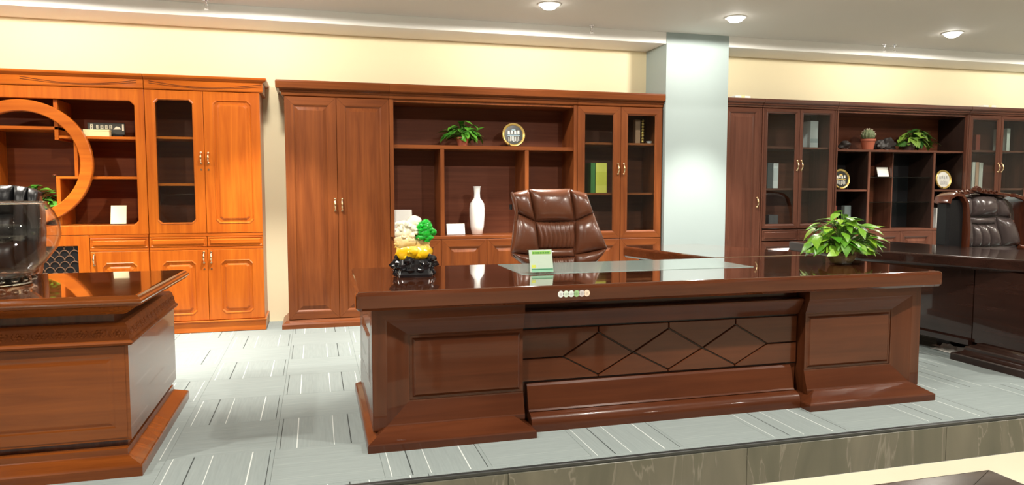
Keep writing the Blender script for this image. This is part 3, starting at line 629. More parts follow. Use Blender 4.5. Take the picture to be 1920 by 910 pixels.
# ------------------------------------------------------------------ chairs
def cushion(mb, q, y0, puff, nu=12, nv=12, thick=.03, pleat=0, pamp=0, lean=.0, zref=.7, p=2.6, pk=2):
    """puffed upholstery pad: q = tl, tr, br, bl in XZ; bulges towards -Y"""
    F = []; B = []
    for j in range(nv+1):
        v = j/nv
        for i in range(nu+1):
            u = i/nu
            x = (q[0][0]*(1-u)+q[1][0]*u)*(1-v)+(q[3][0]*(1-u)+q[2][0]*u)*v
            z = (q[0][1]*(1-u)+q[1][1]*u)*(1-v)+(q[3][1]*(1-u)+q[2][1]*u)*v
            eu = max(0, 1-abs(2*u-1)**p)**.5; ev = max(0, 1-abs(2*v-1)**p)**.5
            h = puff*eu*ev
            if pleat: h += pamp*abs(math.sin(math.pi*pleat*u+.35*math.sin(7*v)))*min(1, 4*ev)-pamp*.5
            y = y0-max(h, 0)+lean*(z-zref)
            F.append((x, y, z)); B.append((x, y0+thick+lean*(z-zref), z))
    n = nu+1; N = len(F); fs = []
    for j in range(nv):
        for i in range(nu):
            a = j*n+i; fs.append((a, a+1, a+n+1, a+n)); fs.append((N+a, N+a+n, N+a+n+1, N+a+1))
    for i in range(nu): fs.append((i, N+i, N+i+1, i+1)); a = nv*n+i; fs.append((a, a+1, N+a+1, N+a))
    for j in range(nv): a = j*n; fs.append((a, a+n, N+a+n, N+a)); a = j*n+nu; fs.append((a, N+a, N+a+n, a+n))
    return mb.add(F+B, fs)
def chair_base(t, x, y, m, metal, seat, arms=None, zs=.50):
    (xa, xb, ya, yb) = seat
    q = MB(); q.loft([[(px, py, z) for px, py in inset_poly(round_poly([(xa, ya), (xb, ya), (xb, yb), (xa, yb)], .07), d)] for d, z in ((.03, zs-.12), (.006, zs-.10), (0, zs-.06), (.004, zs-.02), (.02, zs), (.07, zs+.015))])
    q.build('seat', m, t, .9)
    cx, cy = (xa+xb)/2, (ya+yb)/2
    MB().lathe([(.035, .10), (.035, .24), (.024, .245), (.024, zs-.13), (.09, zs-.125), (.09, zs-.118)], (cx, cy, 0), 16).build('gas_column', metal, t, .6)
    for k in range(5):
        a = 2*math.pi*k/5+.3; ex, ey = cx+.30*math.cos(a), cy+.30*math.sin(a)
        MB().tube([(cx, cy, .13), (cx+.15*math.cos(a), cy+.15*math.sin(a), .115), (ex, ey, .082)], [.035, .028, .02], 8).build('leg', metal, t, .9)
        c = MB(); px, py = -math.sin(a), math.cos(a)
        for s in (-1, 1):
            c.loft([[(ex+px*(s*.014+d)+math.cos(a)*.03*math.cos(b), ey+py*(s*.014+d)+math.sin(a)*.03*math.cos(b), .03+.03*math.sin(b)) for b in [2*math.pi*i/12 for i in range(12)]] for d in (-.009, .009)])
        c.lathe([(.008, .03), (.008, .085)], (ex, ey, 0), 8); c.build('caster', M['black'], t, .6)
def outline_shell(P, y0, y1, lean, zref, name, m, t, ins=.02):
    q = MB(); q.loft([[(x, y+lean*(z-zref), z) for x, z in inset_poly(P, d)] for d, y in ((.004, y0), (0, y0+.02), (0, y1-.04), (ins*.6, y1-.012), (ins*1.4, y1))])
    return q.build(name, m, t, .8)
# brown leather chair
bc = thing('leather_office_chair', 'brown leather high back office chair behind the middle desk', 'chair', (1.80, 5.05, 0))
LB = M['leather_brown']; yb = 5.20; ln = .12
OUT = [(1.444, 1.205), (1.500, 1.222), (1.574, 1.236), (1.907, 1.240), (1.985, 1.226), (2.036, 1.206), (2.070, 1.13), (2.092, 1.057), (2.190, .785), (2.165, .725), (2.09, .672), (1.93, .64), (1.92, .45), (1.65, .45), (1.64, .64), (1.50, .680), (1.430, .735), (1.428, .78), (1.475, 1.063)]
outline_shell(OUT, yb+.004, yb+.10, ln, .7, 'backrest', LB, bc)
def pad(nm, q, puff, par, mt, y=yb, lean=ln, **k):
    m = MB(); cushion(m, q, y, puff, lean=lean, **k); return m.build(nm, mt, par, 1.2)
pad('headrest', [(1.576, 1.240), (1.907, 1.244), (1.936, .994), (1.618, .994)], .070, bc, LB, nu=16, nv=16)
pad('upper_wing', [(1.440, 1.210), (1.574, 1.236), (1.616, .996), (1.470, 1.064)], .050, bc, LB, nu=14, nv=14); pad('upper_wing', [(1.910, 1.236), (2.040, 1.208), (2.092, 1.058), (1.940, .994)], .050, bc, LB, nu=14, nv=14)
pad('lumbar_pad', [(1.620, .990), (1.937, .990), (1.924, .786), (1.640, .788)], .034, bc, LB, nu=64, nv=14, pleat=8, pamp=.014)
pad('side_bolster', [(1.470, 1.062), (1.617, .994), (1.640, .735), (1.420, .760)], .065, bc, LB, nu=16, nv=18); pad('side_bolster', [(1.941, .992), (2.092, 1.056), (2.198, .778), (1.928, .735)], .065, bc, LB, nu=16, nv=18)
pad('lower_bolster', [(1.420, .762), (1.640, .737), (1.632, .640), (1.496, .682)], .05, bc, LB); pad('lower_bolster', [(1.927, .737), (2.198, .780), (2.100, .672), (1.930, .640)], .05, bc, LB)
pad('lower_band', [(1.641, .784), (1.923, .784), (1.926, .722), (1.644, .722)], .030, bc, LB); pad('ruched_pad', [(1.645, .720), (1.926, .720), (1.926, .54), (1.645, .54)], .03, bc, LB, nu=56, pleat=9, pamp=.016)
m = MB(); m.tube([(1.432, yb+.05, 1.215), (1.455, yb+.03, 1.17), (1.468, yb+.02, 1.08), (1.46, yb+.02, 1.0)], .009, 8); m.build('piping', LB, bc, 1)
m = MB(); m.box(1.420, 1.440, yb+.05, yb+.075, 1.085, 1.125, .004); m.build('tilt_lever', M['black'], bc)
chair_base(bc, 1.8, 5.0, LB, M['chrome'], (1.53, 2.06, 4.66, 5.22))
for x in (1.48, 2.11):
    q = MB(); q.box(x-.04, x+.04, 4.72, 5.10, .655, .69, .012); ar = q.build('armrest', LB, bc); MB().tube([(x, 4.85, .66), (x, 4.88, .5), (x+(.08 if x < 1.8 else -.08), 4.92, .42)], .018, 8).build('arm_support', M['chrome'], ar, 1)
# black leather chair at the left
kc = thing('black_leather_chair', 'black leather tufted high back chair behind the fish bowl', 'chair', (-2.16, 5.1, 0))
LK = M['leather_black']; yk = 5.30
outline_shell([(-2.58, 1.22), (-2.44, 1.26), (-1.88, 1.26), (-1.78, 1.245), (-1.735, 1.215), (-1.728, .99), (-1.745, .74), (-1.80, .60), (-1.84, .45), (-2.48, .45), (-2.56, .60), (-2.575, .74), (-2.592, .99)], yk+.005, yk+.12, .08, .7, 'backrest', LK, kc)
kp = dict(y=yk, lean=.08)
for s in (1, -1):
    f = lambda P: P if s == 1 else [(-4.32-p[0], p[1]) for p in (P[1], P[0], P[3], P[2])]
    pad('outer_roll', f([(-1.794, 1.248), (-1.738, 1.222), (-1.742, .745), (-1.800, .745)]), .045, kc, LK, **kp, nu=8, nv=14, p=4)
    pad('inner_roll', f([(-1.866, 1.262), (-1.796, 1.252), (-1.802, .745), (-1.872, .745)]), .060, kc, LK, **kp, nu=8, nv=14, p=4)
    m = MB(); X = (lambda x: x) if s == 1 else (lambda x: -4.32-x)
    m.tube([(X(-1.742), yk+.08, 1.19), (X(-1.716), yk+.05, 1.10), (X(-1.708), yk+.03, .97), (X(-1.712), yk+.02, .85), (X(-1.738), yk+.02, .70), (X(-1.80), yk-.1, .62)], .016, 8); m.build('wooden_edge', M['brown_z'], kc, 1)
cols = [-2.448, -2.304, -2.160, -2.016, -1.872]; rows = [1.264, 1.08, .90, .72]
for i in range(4):
    for j in range(3): pad('tufted_pad', [(cols[i], rows[j]), (cols[i+1], rows[j]), (cols[i+1], rows[j+1]), (cols[i], rows[j+1])], .055, kc, LK, **kp, nu=8, nv=8, p=2)
chair_base(kc, -2.16, 5.0, LK, M['chrome'], (-2.45, -1.87, 4.72, 5.34))
# carved chair at the right
cc = thing('carved_leather_chair', 'dark leather chair with carved red wooden frame and crest, behind the dark desk', 'chair', (5.66, 4.98, 0))
LP = M['leather_plum']; yc = 5.0; cp = dict(y=yc, lean=.10)
outline_shell([(5.40, 1.14), (5.45, 1.19), (5.82, 1.19), (5.93, 1.16), (6.01, 1.0), (6.08, .74), (6.0, .45), (5.40, .45), (5.37, .74)], yc+.005, yc+.12, .10, .7, 'backrest', LP, cc)
pad('head_roll', [(5.545, 1.195), (5.808, 1.193), (5.830, 1.000), (5.536, 1.000)], .105, cc, LP, **cp, nu=14, nv=16, p=2.2)
pad('head_wing', [(5.432, 1.178), (5.548, 1.186), (5.534, .994), (5.436, 1.022)], .055, cc, LP, **cp); pad('head_wing', [(5.808, 1.184), (5.905, 1.155), (5.992, .990), (5.830, 1.002)], .055, cc, LP, **cp)
pad('neck_band', [(5.538, .996), (5.828, .996), (5.815, .936), (5.540, .938)], .035, cc, LP, **cp)
for k, q in enumerate(([(5.545, .934), (5.622, .934), (5.645, .735), (5.550, .735)], [(5.622, .934), (5.710, .934), (5.745, .735), (5.645, .735)], [(5.710, .934), (5.806, .934), (5.875, .735), (5.745, .735)])):
    pad('pleat_pad', q, .055, cc, LP, **cp, nu=10, nv=12, p=2)
pad('side_roll', [(5.434, 1.020), (5.535, .994), (5.545, .735), (5.436, .735)], .05, cc, LP, **cp); pad('side_roll', [(5.828, .996), (5.990, .988), (6.085, .735), (5.880, .735)], .07, cc, LP, **cp)
def band(path, wd, y0, y1, nm):      # flat carved strip following a path in XZ
    q = MB(); L = []
    for i, p in enumerate(path):
        a, b = Vector(path[max(i-1, 0)]), Vector(path[min(i+1, len(path)-1)]); d = (b-a).normalized(); n = Vector((-d.y, d.x))*wd/2
        P = Vector(p); L.append([(P.x+n.x, y0+.012, P.y+n.y), (P.x+n.x*.7, y0, P.y+n.y*.7), (P.x-n.x*.7, y0, P.y-n.y*.7), (P.x-n.x, y0+.012, P.y-n.y), (P.x-n.x, y1, P.y-n.y), (P.x+n.x, y1, P.y+n.y)])
    q.loft(L); return q.build(nm, M['carved'], cc, .7)
band([(5.185, 1.12), (5.20, 1.165), (5.26, 1.195), (5.33, 1.185), (5.375, 1.13), (5.398, 1.03), (5.408, .90), (5.405, .75), (5.40, .60)], .034, yc-.09, yc+.06, 'wooden_side')
band([(5.90, 1.185), (5.98, 1.165), (6.05, 1.115), (6.085, 1.02), (6.095, .90), (6.09, .75), (6.07, .60)], .034, yc-.09, yc+.06, 'wooden_side')
m = MB(); m.box(5.215, 5.392, yc-.05, yc+.08, .50, 1.165, .02); m.build('side_pad', LK, cc)
cr = band([(5.30, 1.20), (5.40, 1.208), (5.52, 1.226), (5.62, 1.214), (5.74, 1.205), (5.90, 1.185)], .032, yc-.05, yc+.05, 'crest_rail')
m = MB()
for k in range(7):
    a = (k-3)*.42; m.tube([(5.51, yc-.05, 1.222), (5.51+.035*math.sin(a), yc-.062, 1.222+.035*math.cos(a)), (5.51+.058*math.sin(a), yc-.045, 1.222+.046*math.cos(a))], [.010, .013, .004], 7)
for s in (-1, 1):
    for k in range(3):
        cx = 5.51+s*(.085+.06*k); m.tube([(cx+(.022-.002*i)*math.cos(i*.75)*s, yc-.052, 1.222-.006*k+(.018-.0015*i)*math.sin(i*.75)) for i in range(9)], .007, 6)
m.build('carved_crest', M['carved'], cr, 1)
chair_base(cc, 5.7, 4.9, LP, M['carved'], (5.42, 6.0, 4.46, 5.03))
for x in (5.36, 6.08):
    q = MB(); q.tube([(x, 5.0, .72), (x, 4.8, .70), (x, 4.62, .66), (x, 4.56, .58), (x+(.08 if x < 5.7 else -.08), 4.62, .44)], [.03, .03, .028, .025, .02], 8); q.build('armrest', M['carved'], cc, 1)

# ------------------------------------------------------------------ plants
def leaf_mesh(name, m, wd=.62, fold=.16, droop=.28):
    """pointed heart leaf, stalk end at the origin, tip along +Y, length 1"""
    prof = [(0, .02), (.06, .30), (.18, .46), (.34, .50), (.52, .42), (.72, .26), (.88, .11), (1.0, .0)]
    vs = []; fs = []
    for t, h in prof:
        z0 = -droop*t*t
        for s in (-1, -.5, 0, .5, 1): vs.append((s*h*wd, t-(.10*abs(s) if t < .1 else 0), z0+fold*abs(s)*h-(.10*h*s*s)))
    for j in range(len(prof)-1):
        for i in range(4): a = j*5+i; fs.append((a, a+1, a+6, a+5))
    me = D.meshes.new(name); me.from_pydata(vs, [], fs); me.materials.append(m)
    me.polygons.foreach_set('use_smooth', [True]*len(me.polygons)); return me
def leaf_mat(name, c, c2):
    m, nt, b = nodes(name); N = nt.nodes.new; L = nt.links.new
    oi = N('ShaderNodeObjectInfo'); cr = N('ShaderNodeValToRGB'); cr.color_ramp.elements[0].color = (*c, 1); cr.color_ramp.elements[1].color = (*c2, 1)
    L(oi.outputs['Random'], cr.inputs[0]); tc = N('ShaderNodeTexCoord'); n = N('ShaderNodeTexNoise'); n.inputs['Scale'].default_value = 6; L(tc.outputs['Object'], n.inputs['Vector'])
    mx = N('ShaderNodeMix'); mx.data_type = 'RGBA'; mx.blend_type = 'MULTIPLY'; mx.inputs['Factor'].default_value = .5; L(cr.outputs[0], mx.inputs['A']); L(n.outputs['Fac'], mx.inputs['B'])
    L(mx.outputs['Result'], b.inputs['Base Color']); b.inputs['Roughness'].default_value = .35; b.inputs['Coat Weight'].default_value = .2
    return m
LM = {'bright': leaf_mat('bright green leaf', (.07, .30, .015), (.36, .62, .05)), 'mid': leaf_mat('green leaf', (.035, .20, .02), (.16, .50, .05)), 'dark': leaf_mat('deep green leaf', (.02, .11, .018), (.22, .36, .05))}
LEAF = {k: [leaf_mesh('leaf', m, wd, fo, dr) for wd, fo, dr in ((.62, .18, .30), (.55, .25, .15), (.70, .10, .45))] for k, m in LM.items()}
stem_m = mat('plant stem', (.12, .26, .04), .5)
def vine(t, c, rx, ry, rz, n, length, kind, zmin, seed, lift=.0, front=None, ymax=None):
    """a bushy pot of heart leaves: each leaf an object on a stalk from the pot centre c"""
    rnd = random.Random(seed); c = Vector(c); stems = MB(); base = ROOT[t]
    for k in range(n):
        ph = 2.399963*k+rnd.uniform(-.3, .3); el = math.asin(min(1, max(-.45, -.42+1.42*((k+.5)/n)+rnd.uniform(-.08, .08))))
        d = Vector((math.cos(el)*math.cos(ph), math.cos(el)*math.sin(ph), math.sin(el)))
        s = rnd.uniform(.62, 1.0)
        p = c+Vector((d.x*rx*s, d.y*ry*s, d.z*rz*s+lift))
        if ymax is not None and p.y > ymax: p.y = ymax-(p.y-ymax)*.3
        l = length*rnd.uniform(.7, 1.15)
        out = Vector((d.x, d.y, 0)); out = out.normalized() if out.length > .05 else Vector((rnd.uniform(-1, 1), -1, 0)).normalized()
        yv = (out*.9+Vector((rnd.uniform(-.35, .35), rnd.uniform(-.35, .35), rnd.uniform(-.75, .15)+.45*d.z))).normalized()
        nv = (d*.7+Vector((0, -.25, .75))+Vector((rnd.uniform(-.3, .3), rnd.uniform(-.3, .3), 0))); nv = (nv-yv*nv.dot(yv)).normalized(); xv = yv.cross(nv)
        b0 = p-yv*l*.45
        tipz = (b0+yv*l).z-.28*l
        if tipz < zmin: b0.z += zmin-tipz
        if b0.z-.1*l < zmin: b0.z = zmin+.1*l
        if ymax is not None and (b0+yv*l).y > ymax: b0.y -= (b0+yv*l).y-ymax
        o = D.objects.new('leaf', LEAF[kind][k % 3]); COL.objects.link(o); o.parent = t
        o.matrix_local = Matrix.Translation(b0-base) @ Matrix((xv*l, yv*l, nv*l)).transposed().to_4x4()
        mid = (c+b0)/2+Vector((0, 0, .25*(b0-c).length*.5)); stems.tube([c, mid, b0], [.003, .0028, .002], 5)
    stems.build('stems', stem_m, t, 1)
terra = mat('terracotta', (.38, .10, .05), .55, noise=.1); soil = mat('potting soil', (.03, .02, .012), .9, bump=.5, bscale=90)
def pot(t, x, y, z, r0, r1, h, m, rim=True):
    pr = [(r0, 0), (r1*.97, h*.8), (r1, h*.8), (r1*1.06, h*.82), (r1*1.06, h), (r1*.93, h), (r1*.9, h*.82)] if rim else [(r0, 0), (r1, h), (r1*.93, h), (r1*.9, h*.85)]
    p = MB().lathe(pr, (x, y, z), 24, True, False).build('pot', m, t, .6); MB().lathe([(.001, h*.84), (r1*.91, h*.84)], (x, y, z), 20, True, False).build('soil', soil, t)
pt = thing('potted_vine', 'bright green leafy vine in a clear dish on the dark red desk', 'plant', (3.270, 3.90, .76))
clear = pane_mat('clear dish', (.86, .90, .88))
MB().loft([[(3.270+sx*(w_), 3.90+sy*(w_), .76+z) for sx, sy in ((-1,-1),(1,-1),(1,1),(-1,1))] for w_, z in ((.075, 0), (.100, .065), (.105, .068), (.099, .066), (.074, .008))]).build('dish', clear, pt)
MB().lathe([(.060, .009), (.078, .030), (.086, .060), (.001, .066)], (3.270, 3.90, .76), 18).build('root_ball', mat('brown root ball', (.38, .23, .08), .8, noise=.4, nscale=30, bump=.6, bscale=60), pt, 1)
vine(pt, (3.30, 3.93, .825), .275, .20, .235, 165, .100, 'bright', .822, 3, .045)
pv = thing('shelf_pothos', 'green vine in a small terracotta pot on the brown bookcase, beside the round plate', 'plant', (1.37, 6.80, 1.647))
pot(pv, 1.37, 6.79, 1.647, .045, .062, .085, terra); vine(pv, (1.37, 6.80, 1.735), .215, .12, .135, 80, .095, 'mid', 1.655, 5, .02, ymax=6.98)
pr_ = thing('trailing_vine', 'trailing green vine on the plum brown shelf, beside the dark rocks', 'plant', (6.64, 6.80, 1.676))
pot(pr_, 6.56, 6.80, 1.676, .05, .075, .08, mat('dark pot', (.06, .03, .025), .5)); vine(pr_, (6.66, 6.79, 1.765), .25, .11, .15, 70, .115, 'dark', 1.684, 8, .015, ymax=6.98)
pl_ = thing('leafy_shelf_plant', 'light green leafy plant in the orange bookcase behind the black chair', 'plant', (-2.22, 6.84, .942))
pot(pl_, -2.22, 6.86, .942, .055, .075, .11, terra); vine(pl_, (-2.23, 6.84, 1.06), .19, .13, .21, 60, .11, 'mid', .955, 11, .03, ymax=6.98)
ca = thing('potted_cactus', 'round spiny cactus in a terracotta pot on the plum brown shelf', 'plant', (6.02, 6.82, 1.676))
pot(ca, 6.02, 6.82, 1.676, .055, .078, .125, terra)
q = MB(); n = 36; q.loft([[(6.02+r*(1+.09*math.cos(12*a))*math.cos(a), 6.82+r*(1+.09*math.cos(12*a))*math.sin(a), 1.795+z) for a in [2*math.pi*i/n for i in range(n)]] for r, z in ((.045, 0), (.066, .03), (.068, .06), (.056, .09), (.032, .11), (.004, .116))]); q.build('cactus_body', mat('cactus green', (.12, .15, .07), .7), ca, 1.2)
q = MB(); rnd = random.Random(2)
for k in range(110):
    a = 2*math.pi*rnd.random(); e = rnd.uniform(-.2, 1.45); d = Vector((math.cos(e)*math.cos(a), math.cos(e)*math.sin(a), math.sin(e))); c = Vector((6.02, 6.82, 1.845)); p = c+Vector((d.x*.066, d.y*.066, d.z*.062)); q.tube([p, p+d*.018], [.0016, .0006], 4)
tag(q.build('spines', mat('cactus spines', (.75, .65, .48), .6), ca), kind='stuff')

# ------------------------------------------------------------------ ornaments on the desks
def noise_rock(mb, c, sx, sy, sz, seed, n=20, m=12, amp=.25):
    rnd = random.Random(seed); ks = [(rnd.uniform(1, 5), rnd.uniform(1, 5), rnd.uniform(0, 6.3), rnd.uniform(0, 6.3)) for _ in range(7)]
    L = []
    for j in range(m+1):
        th = math.pi*j/m; row = []
        for i in range(n):
            ph = 2*math.pi*i/n; f = 1+amp*sum(math.sin(round(a)*ph+p)*math.sin(b*th+q) for a, b, p, q in ks)/2.2
            row.append((c[0]+sx*max(math.sin(th), .02)*f*math.cos(ph), c[1]+sy*max(math.sin(th), .02)*f*math.sin(ph), max(c[2]-sz*math.cos(th)*(.85+.15*f), c[2]-sz*.8)))
        L.append(row)
    return mb.loft(L)
st = thing('jade_ornament', 'yellow and green jade ornament on a black carved base on the dark red desk', 'ornament', (.52, 3.96, .76))
q = MB(); rnd = random.Random(9)
prism(q, round_poly([(.425, 3.90), (.615, 3.895), (.628, 3.99), (.595, 4.02), (.435, 4.015)], .03), [(0, .7605), (-.004, .775), (.006, .80), (.002, .83), (.014, .855), (.03, .862)])
for k in range(64):
    u = rnd.uniform(0, 6.28); noise_rock(q, (.523+.100*math.cos(u)*rnd.uniform(.85, 1.08), 3.957+.062*math.sin(u), .785+rnd.uniform(-.006, .080)), rnd.uniform(.010, .026), rnd.uniform(.010, .022), rnd.uniform(.012, .026), k, 8, 6, .45)
b_ = q.build('black_base', M['black'], st, .5)
for vv in b_.data.vertices: vv.co.z = max(vv.co.z, 0.0005)
def jade():
    m, nt, b = nodes('yellow to white jade'); N = nt.nodes.new; L = nt.links.new
    tc = N('ShaderNodeTexCoord'); sp = N('ShaderNodeSeparateXYZ'); L(tc.outputs['Object'], sp.inputs[0]); n = N('ShaderNodeTexNoise'); n.inputs['Scale'].default_value = 22; L(tc.outputs['Object'], n.inputs['Vector'])
    ma = N('ShaderNodeMath'); ma.operation = 'MULTIPLY_ADD'; ma.inputs[1].default_value = .05; L(n.outputs['Fac'], ma.inputs[0]); L(sp.outputs[2], ma.inputs[2])
    mr = N('ShaderNodeMapRange'); mr.inputs['From Min'].default_value = .17; mr.inputs['From Max'].default_value = .28; L(ma.outputs[0], mr.inputs['Value'])
    cr = N('ShaderNodeValToRGB'); cr.color_ramp.elements[0].color = (.96, .56, .005, 1); cr.color_ramp.elements[1].color = (.95, .93, .74, 1); L(mr.outputs[0], cr.inputs[0]); L(cr.outputs[0], b.inputs['Base Color'])
    b.inputs['Roughness'].default_value = .15; b.inputs['Coat Weight'].default_value = .5; return m
q = MB(); rnd = random.Random(21)
for c, r in (((.490, 3.955, .895), (.072, .052, .060)), ((.550, 3.955, .895), (.070, .052, .055)), ((.485, 3.955, .955), (.066, .048, .055)), ((.545, 3.96, .945), (.062, .046, .050)), ((.478, 3.955, 1.010), (.056, .044, .050)), ((.520, 3.965, 1.010), (.050, .040, .050)), ((.470, 3.955, 1.045), (.034, .030, .025)), ((.525, 3.965, 1.06), (.040, .032, .036))):
    noise_rock(q, c, *r, int(c[0]*1000), 18, 12, .16)
for k in range(70):
    z = rnd.uniform(.865, 1.06); a = rnd.uniform(0, 6.28); w_ = .088 if z < .95 else .068
    noise_rock(q, (.520-(z-.875)*.14+w_*.9*math.cos(a), 3.955+.046*math.sin(a), z), rnd.uniform(.010, .020), rnd.uniform(.010, .018), rnd.uniform(.010, .022), k+50, 8, 6, .3)
bd_ = q.build('jade_body', jade(), st, 1.2)
q = MB()
gm = leaf_mat('green jade', (.01, .34, .02), (.03, .48, .04))
for k in range(60):
    a = rnd.uniform(0, 6.28); e = rnd.uniform(-.9, 1.5); d = Vector((math.cos(e)*math.cos(a), .7*math.cos(e)*math.sin(a), math.sin(e)))
    c = Vector((.582, 3.925, 1.005))+Vector((d.x*.044, d.y*.040, d.z*.056)); noise_rock(q, c, rnd.uniform(.012, .020), rnd.uniform(.010, .016), rnd.uniform(.010, .018), k+200, 8, 6, .35)
noise_rock(q, (.582, 3.925, 1.005), .042, .034, .05, 77, 14, 10, .1)
q.build('green_leaves', mat('green jade', (.012, .42, .03), .18, coat=.5, noise=.5, nscale=40), st, .9)
# acrylic card stand
pc = thing('price_card_stand', 'small clear card stand with a green printed card on the desk', 'sign', (1.235, 3.88, .76))
cxa, cxb, yb0, yb1, h = 1.155, 1.310, 3.865, 3.905, .135
def slab(u0, u1, v0, v1, off, th):           # a sheet on the leaning front, v runs up the slope
    f = lambda u, v, d: (u, yb0+(yb1-yb0)*v+d*.96, .762+h*v+d*.28)
    return MB().loft([[f(u0, v0, d), f(u1, v0, d), f(u1, v1, d), f(u0, v1, d)] for d in (off, off+th)])
slab(cxa, cxb, 0, 1, 0, .003).build('acrylic_front', clear, pc); MB().box(cxa, cxb, yb0, yb0+.075, .7603, .763).build('acrylic_foot', clear, pc)
card = slab(cxa+.012, cxb-.006, .06, .97, .0032, .0012).build('card', mat('pale green card', (.95, .97, .88), .5), pc)
slab(cxa+.03, cxb-.015, .80, .92, .0018, .0012).build('green_header', mat('green print', (.33, .62, .10), .5), card)
slab(cxa+.02, cxb-.008, .16, .20, .0018, .0012).build('green_rule', mat('dark green print', (.05, .28, .14), .5), card)
slab(cxa+.02, cxb-.008, .06, .15, .0018, .0012).build('mint_strip', mat('mint print', (.35, .66, .48), .5), card)
slab(cxa+.022, cxa+.045, .24, .36, .0018, .0012).build('yellow_mark', mat('yellow print', (.78, .80, .12), .5), card)
for k in range(7): slab(cxa+.034+.0145*k, cxa+.044+.0145*k, .83, .89, .0008, .001).build('printed_letter', mat('header letter', (.08, .30, .05), .5), card)
# fish bowl
fb = thing('glass_fish_bowl', 'round clear glass fish bowl on the chestnut desk', 'bowl', (-1.49, 3.90, .79))
gl, ntg, bg = nodes('bowl glass'); bg.inputs['Transmission Weight'].default_value = 1; bg.inputs['Roughness'].default_value = .0; bg.inputs['IOR'].default_value = 1.45; bg.inputs['Base Color'].default_value = (.97, .98, .98, 1)
o_ = [(.170, .040), (.190, .058), (.235, .100), (.285, .17), (.303, .235), (.296, .295), (.275, .345), (.252, .378), (.250, .386)]
i_ = [(.246, .386), (.248, .377), (.271, .343), (.292, .294), (.299, .235), (.281, .171), (.231, .103), (.186, .062), (.168, .046), (.001, .044)]
MB().lathe([(.001, .040)]+o_+i_, (-1.49, 3.90, .79), 72, True, True).build('bowl', pane_mat('bowl glass sheet', (.985, .99, .99), .75), fb, 1)
MB().lathe([(.246, .384), (.247, .389), (.250, .391), (.253, .389), (.254, .384), (.250, .381), (.246, .384)], (-1.49, 3.90, .79), 72, False, False).build('rim', gl, fb, 1)
MB().lathe([(.150, 0), (.174, .004), (.178, .020), (.170, .0385), (.10, .0385)], (-1.49, 3.90, .79), 48).build('glass_foot', gl, fb, 1)
for k in range(20):
    a = 2*math.pi*k/20; MBk = MB(); MBk.sphere((-1.49+.180*math.cos(a), 3.90+.180*math.sin(a), .79+.028), .016, 10, 6); MBk.build('glass_bead', gl, fb, 1)

# ------------------------------------------------------------------ ornaments in the bookcases
v = thing('porcelain_vase', 'tall white porcelain bottle vase on the brown bookcase ledge', 'vase', (1.515, 6.82, .801))
MB().lathe([(.045, 0), (.052, .004), (.066, .08), (.074, .18), (.075, .25), (.068, .30), (.046, .335), (.031, .355), (.029, .40), (.033, .455), (.037, .464), (.032, .464), (.025, .40), (.025, .36)], (1.515, 6.82, .801), 32, True, False).build('body', M['porcelain'], v, 1)
MB().lathe([(.0335, .452), (.039, .460), (.039, .466), (.031, .467), (.030, .455)], (1.515, 6.82, .801), 32, False, False).build('lip', M['porcelain'], v, 1)
def book(label, x0, x1, z0, z1, col, cat='book', y0=6.81, y1=6.99, band=None, group=None, name='book'):
    t = thing(name, label, cat, ((x0+x1)/2, (y0+y1)/2, z0), group); m = mat(name+' cover', col, .45)
    d = MB(); d.box(x0, x0+.004, y0, y1, z0, z1, .001); d.box(x1-.004, x1, y0, y1, z0, z1, .001); d.box(x0, x1, y0, y0+.005, z0, z1, .001); d.build('cover', m, t)
    MB().box(x0+.004, x1-.004, y0+.006, y1-.006, z0+.004, z1-.005).build('pages', M['plastic_white'], t)
    if band: MB().box(x0+.004, x1-.004, y0-.0008, y0+.001, z0+(z1-z0)*band[0], z0+(z1-z0)*band[1]).build('spine_label', mat('spine print', band[2], .5), t)
    return t
def card_on_foot(name, label, x0, x1, z0, z1, y, col, cat, lean=.03, border=None, foot=.05):
    t = thing(name, label, cat, ((x0+x1)/2, y+.02, z0))
    f = lambda u, v, d: (u, y+lean*v+d, z0+.001+(z1-z0)*v)
    MB().loft([[f(x0, 0, d), f(x1, 0, d), f(x1, 1, d), f(x0, 1, d)] for d in (0, .004)]).build('card', mat(name+' face', col, .45), t)
    MB().loft([[(x, yy, z) for yy, z in ((y+.004, z0), (y+.004+foot, z0), (y+.004+lean*.7, z0+(z1-z0)*.7))] for x in ((x0+x1)/2-.012, (x0+x1)/2+.012)]).build('easel_back', M['black'], t)
    MB().box(x0, x1, y-.003, y, z0, z0+.006, .001).build('lip', border or M['chrome'], t)
    return t
card_on_foot('white_display_card', 'small white display card left of the white vase', 1.213, 1.388, .801, .908, 6.78, (.88, .87, .80), 'card')
pf = card_on_foot('leaning_photo_frame', 'white card in a black frame in the brown bookcase behind the jade ornament', .715, .885, .801, 1.045, 6.78, (.88, .88, .82), 'frame', .06, M['black'], .09)
MB().loft([[(.690+.0*z, 6.775+.06*(z-.801)/.244+d, z) for d, z in ((0, .803), (.03, .803), (.03, 1.03), (0, 1.03))]] + [[(.714, 6.775+.06*(z-.801)/.244+d, z) for d, z in ((0, .803), (.03, .803), (.03, 1.03), (0, 1.03))]]).build('frame_side', M['black'], pf)
gold = mat('gold paint', (.80, .58, .18), .3, .6)
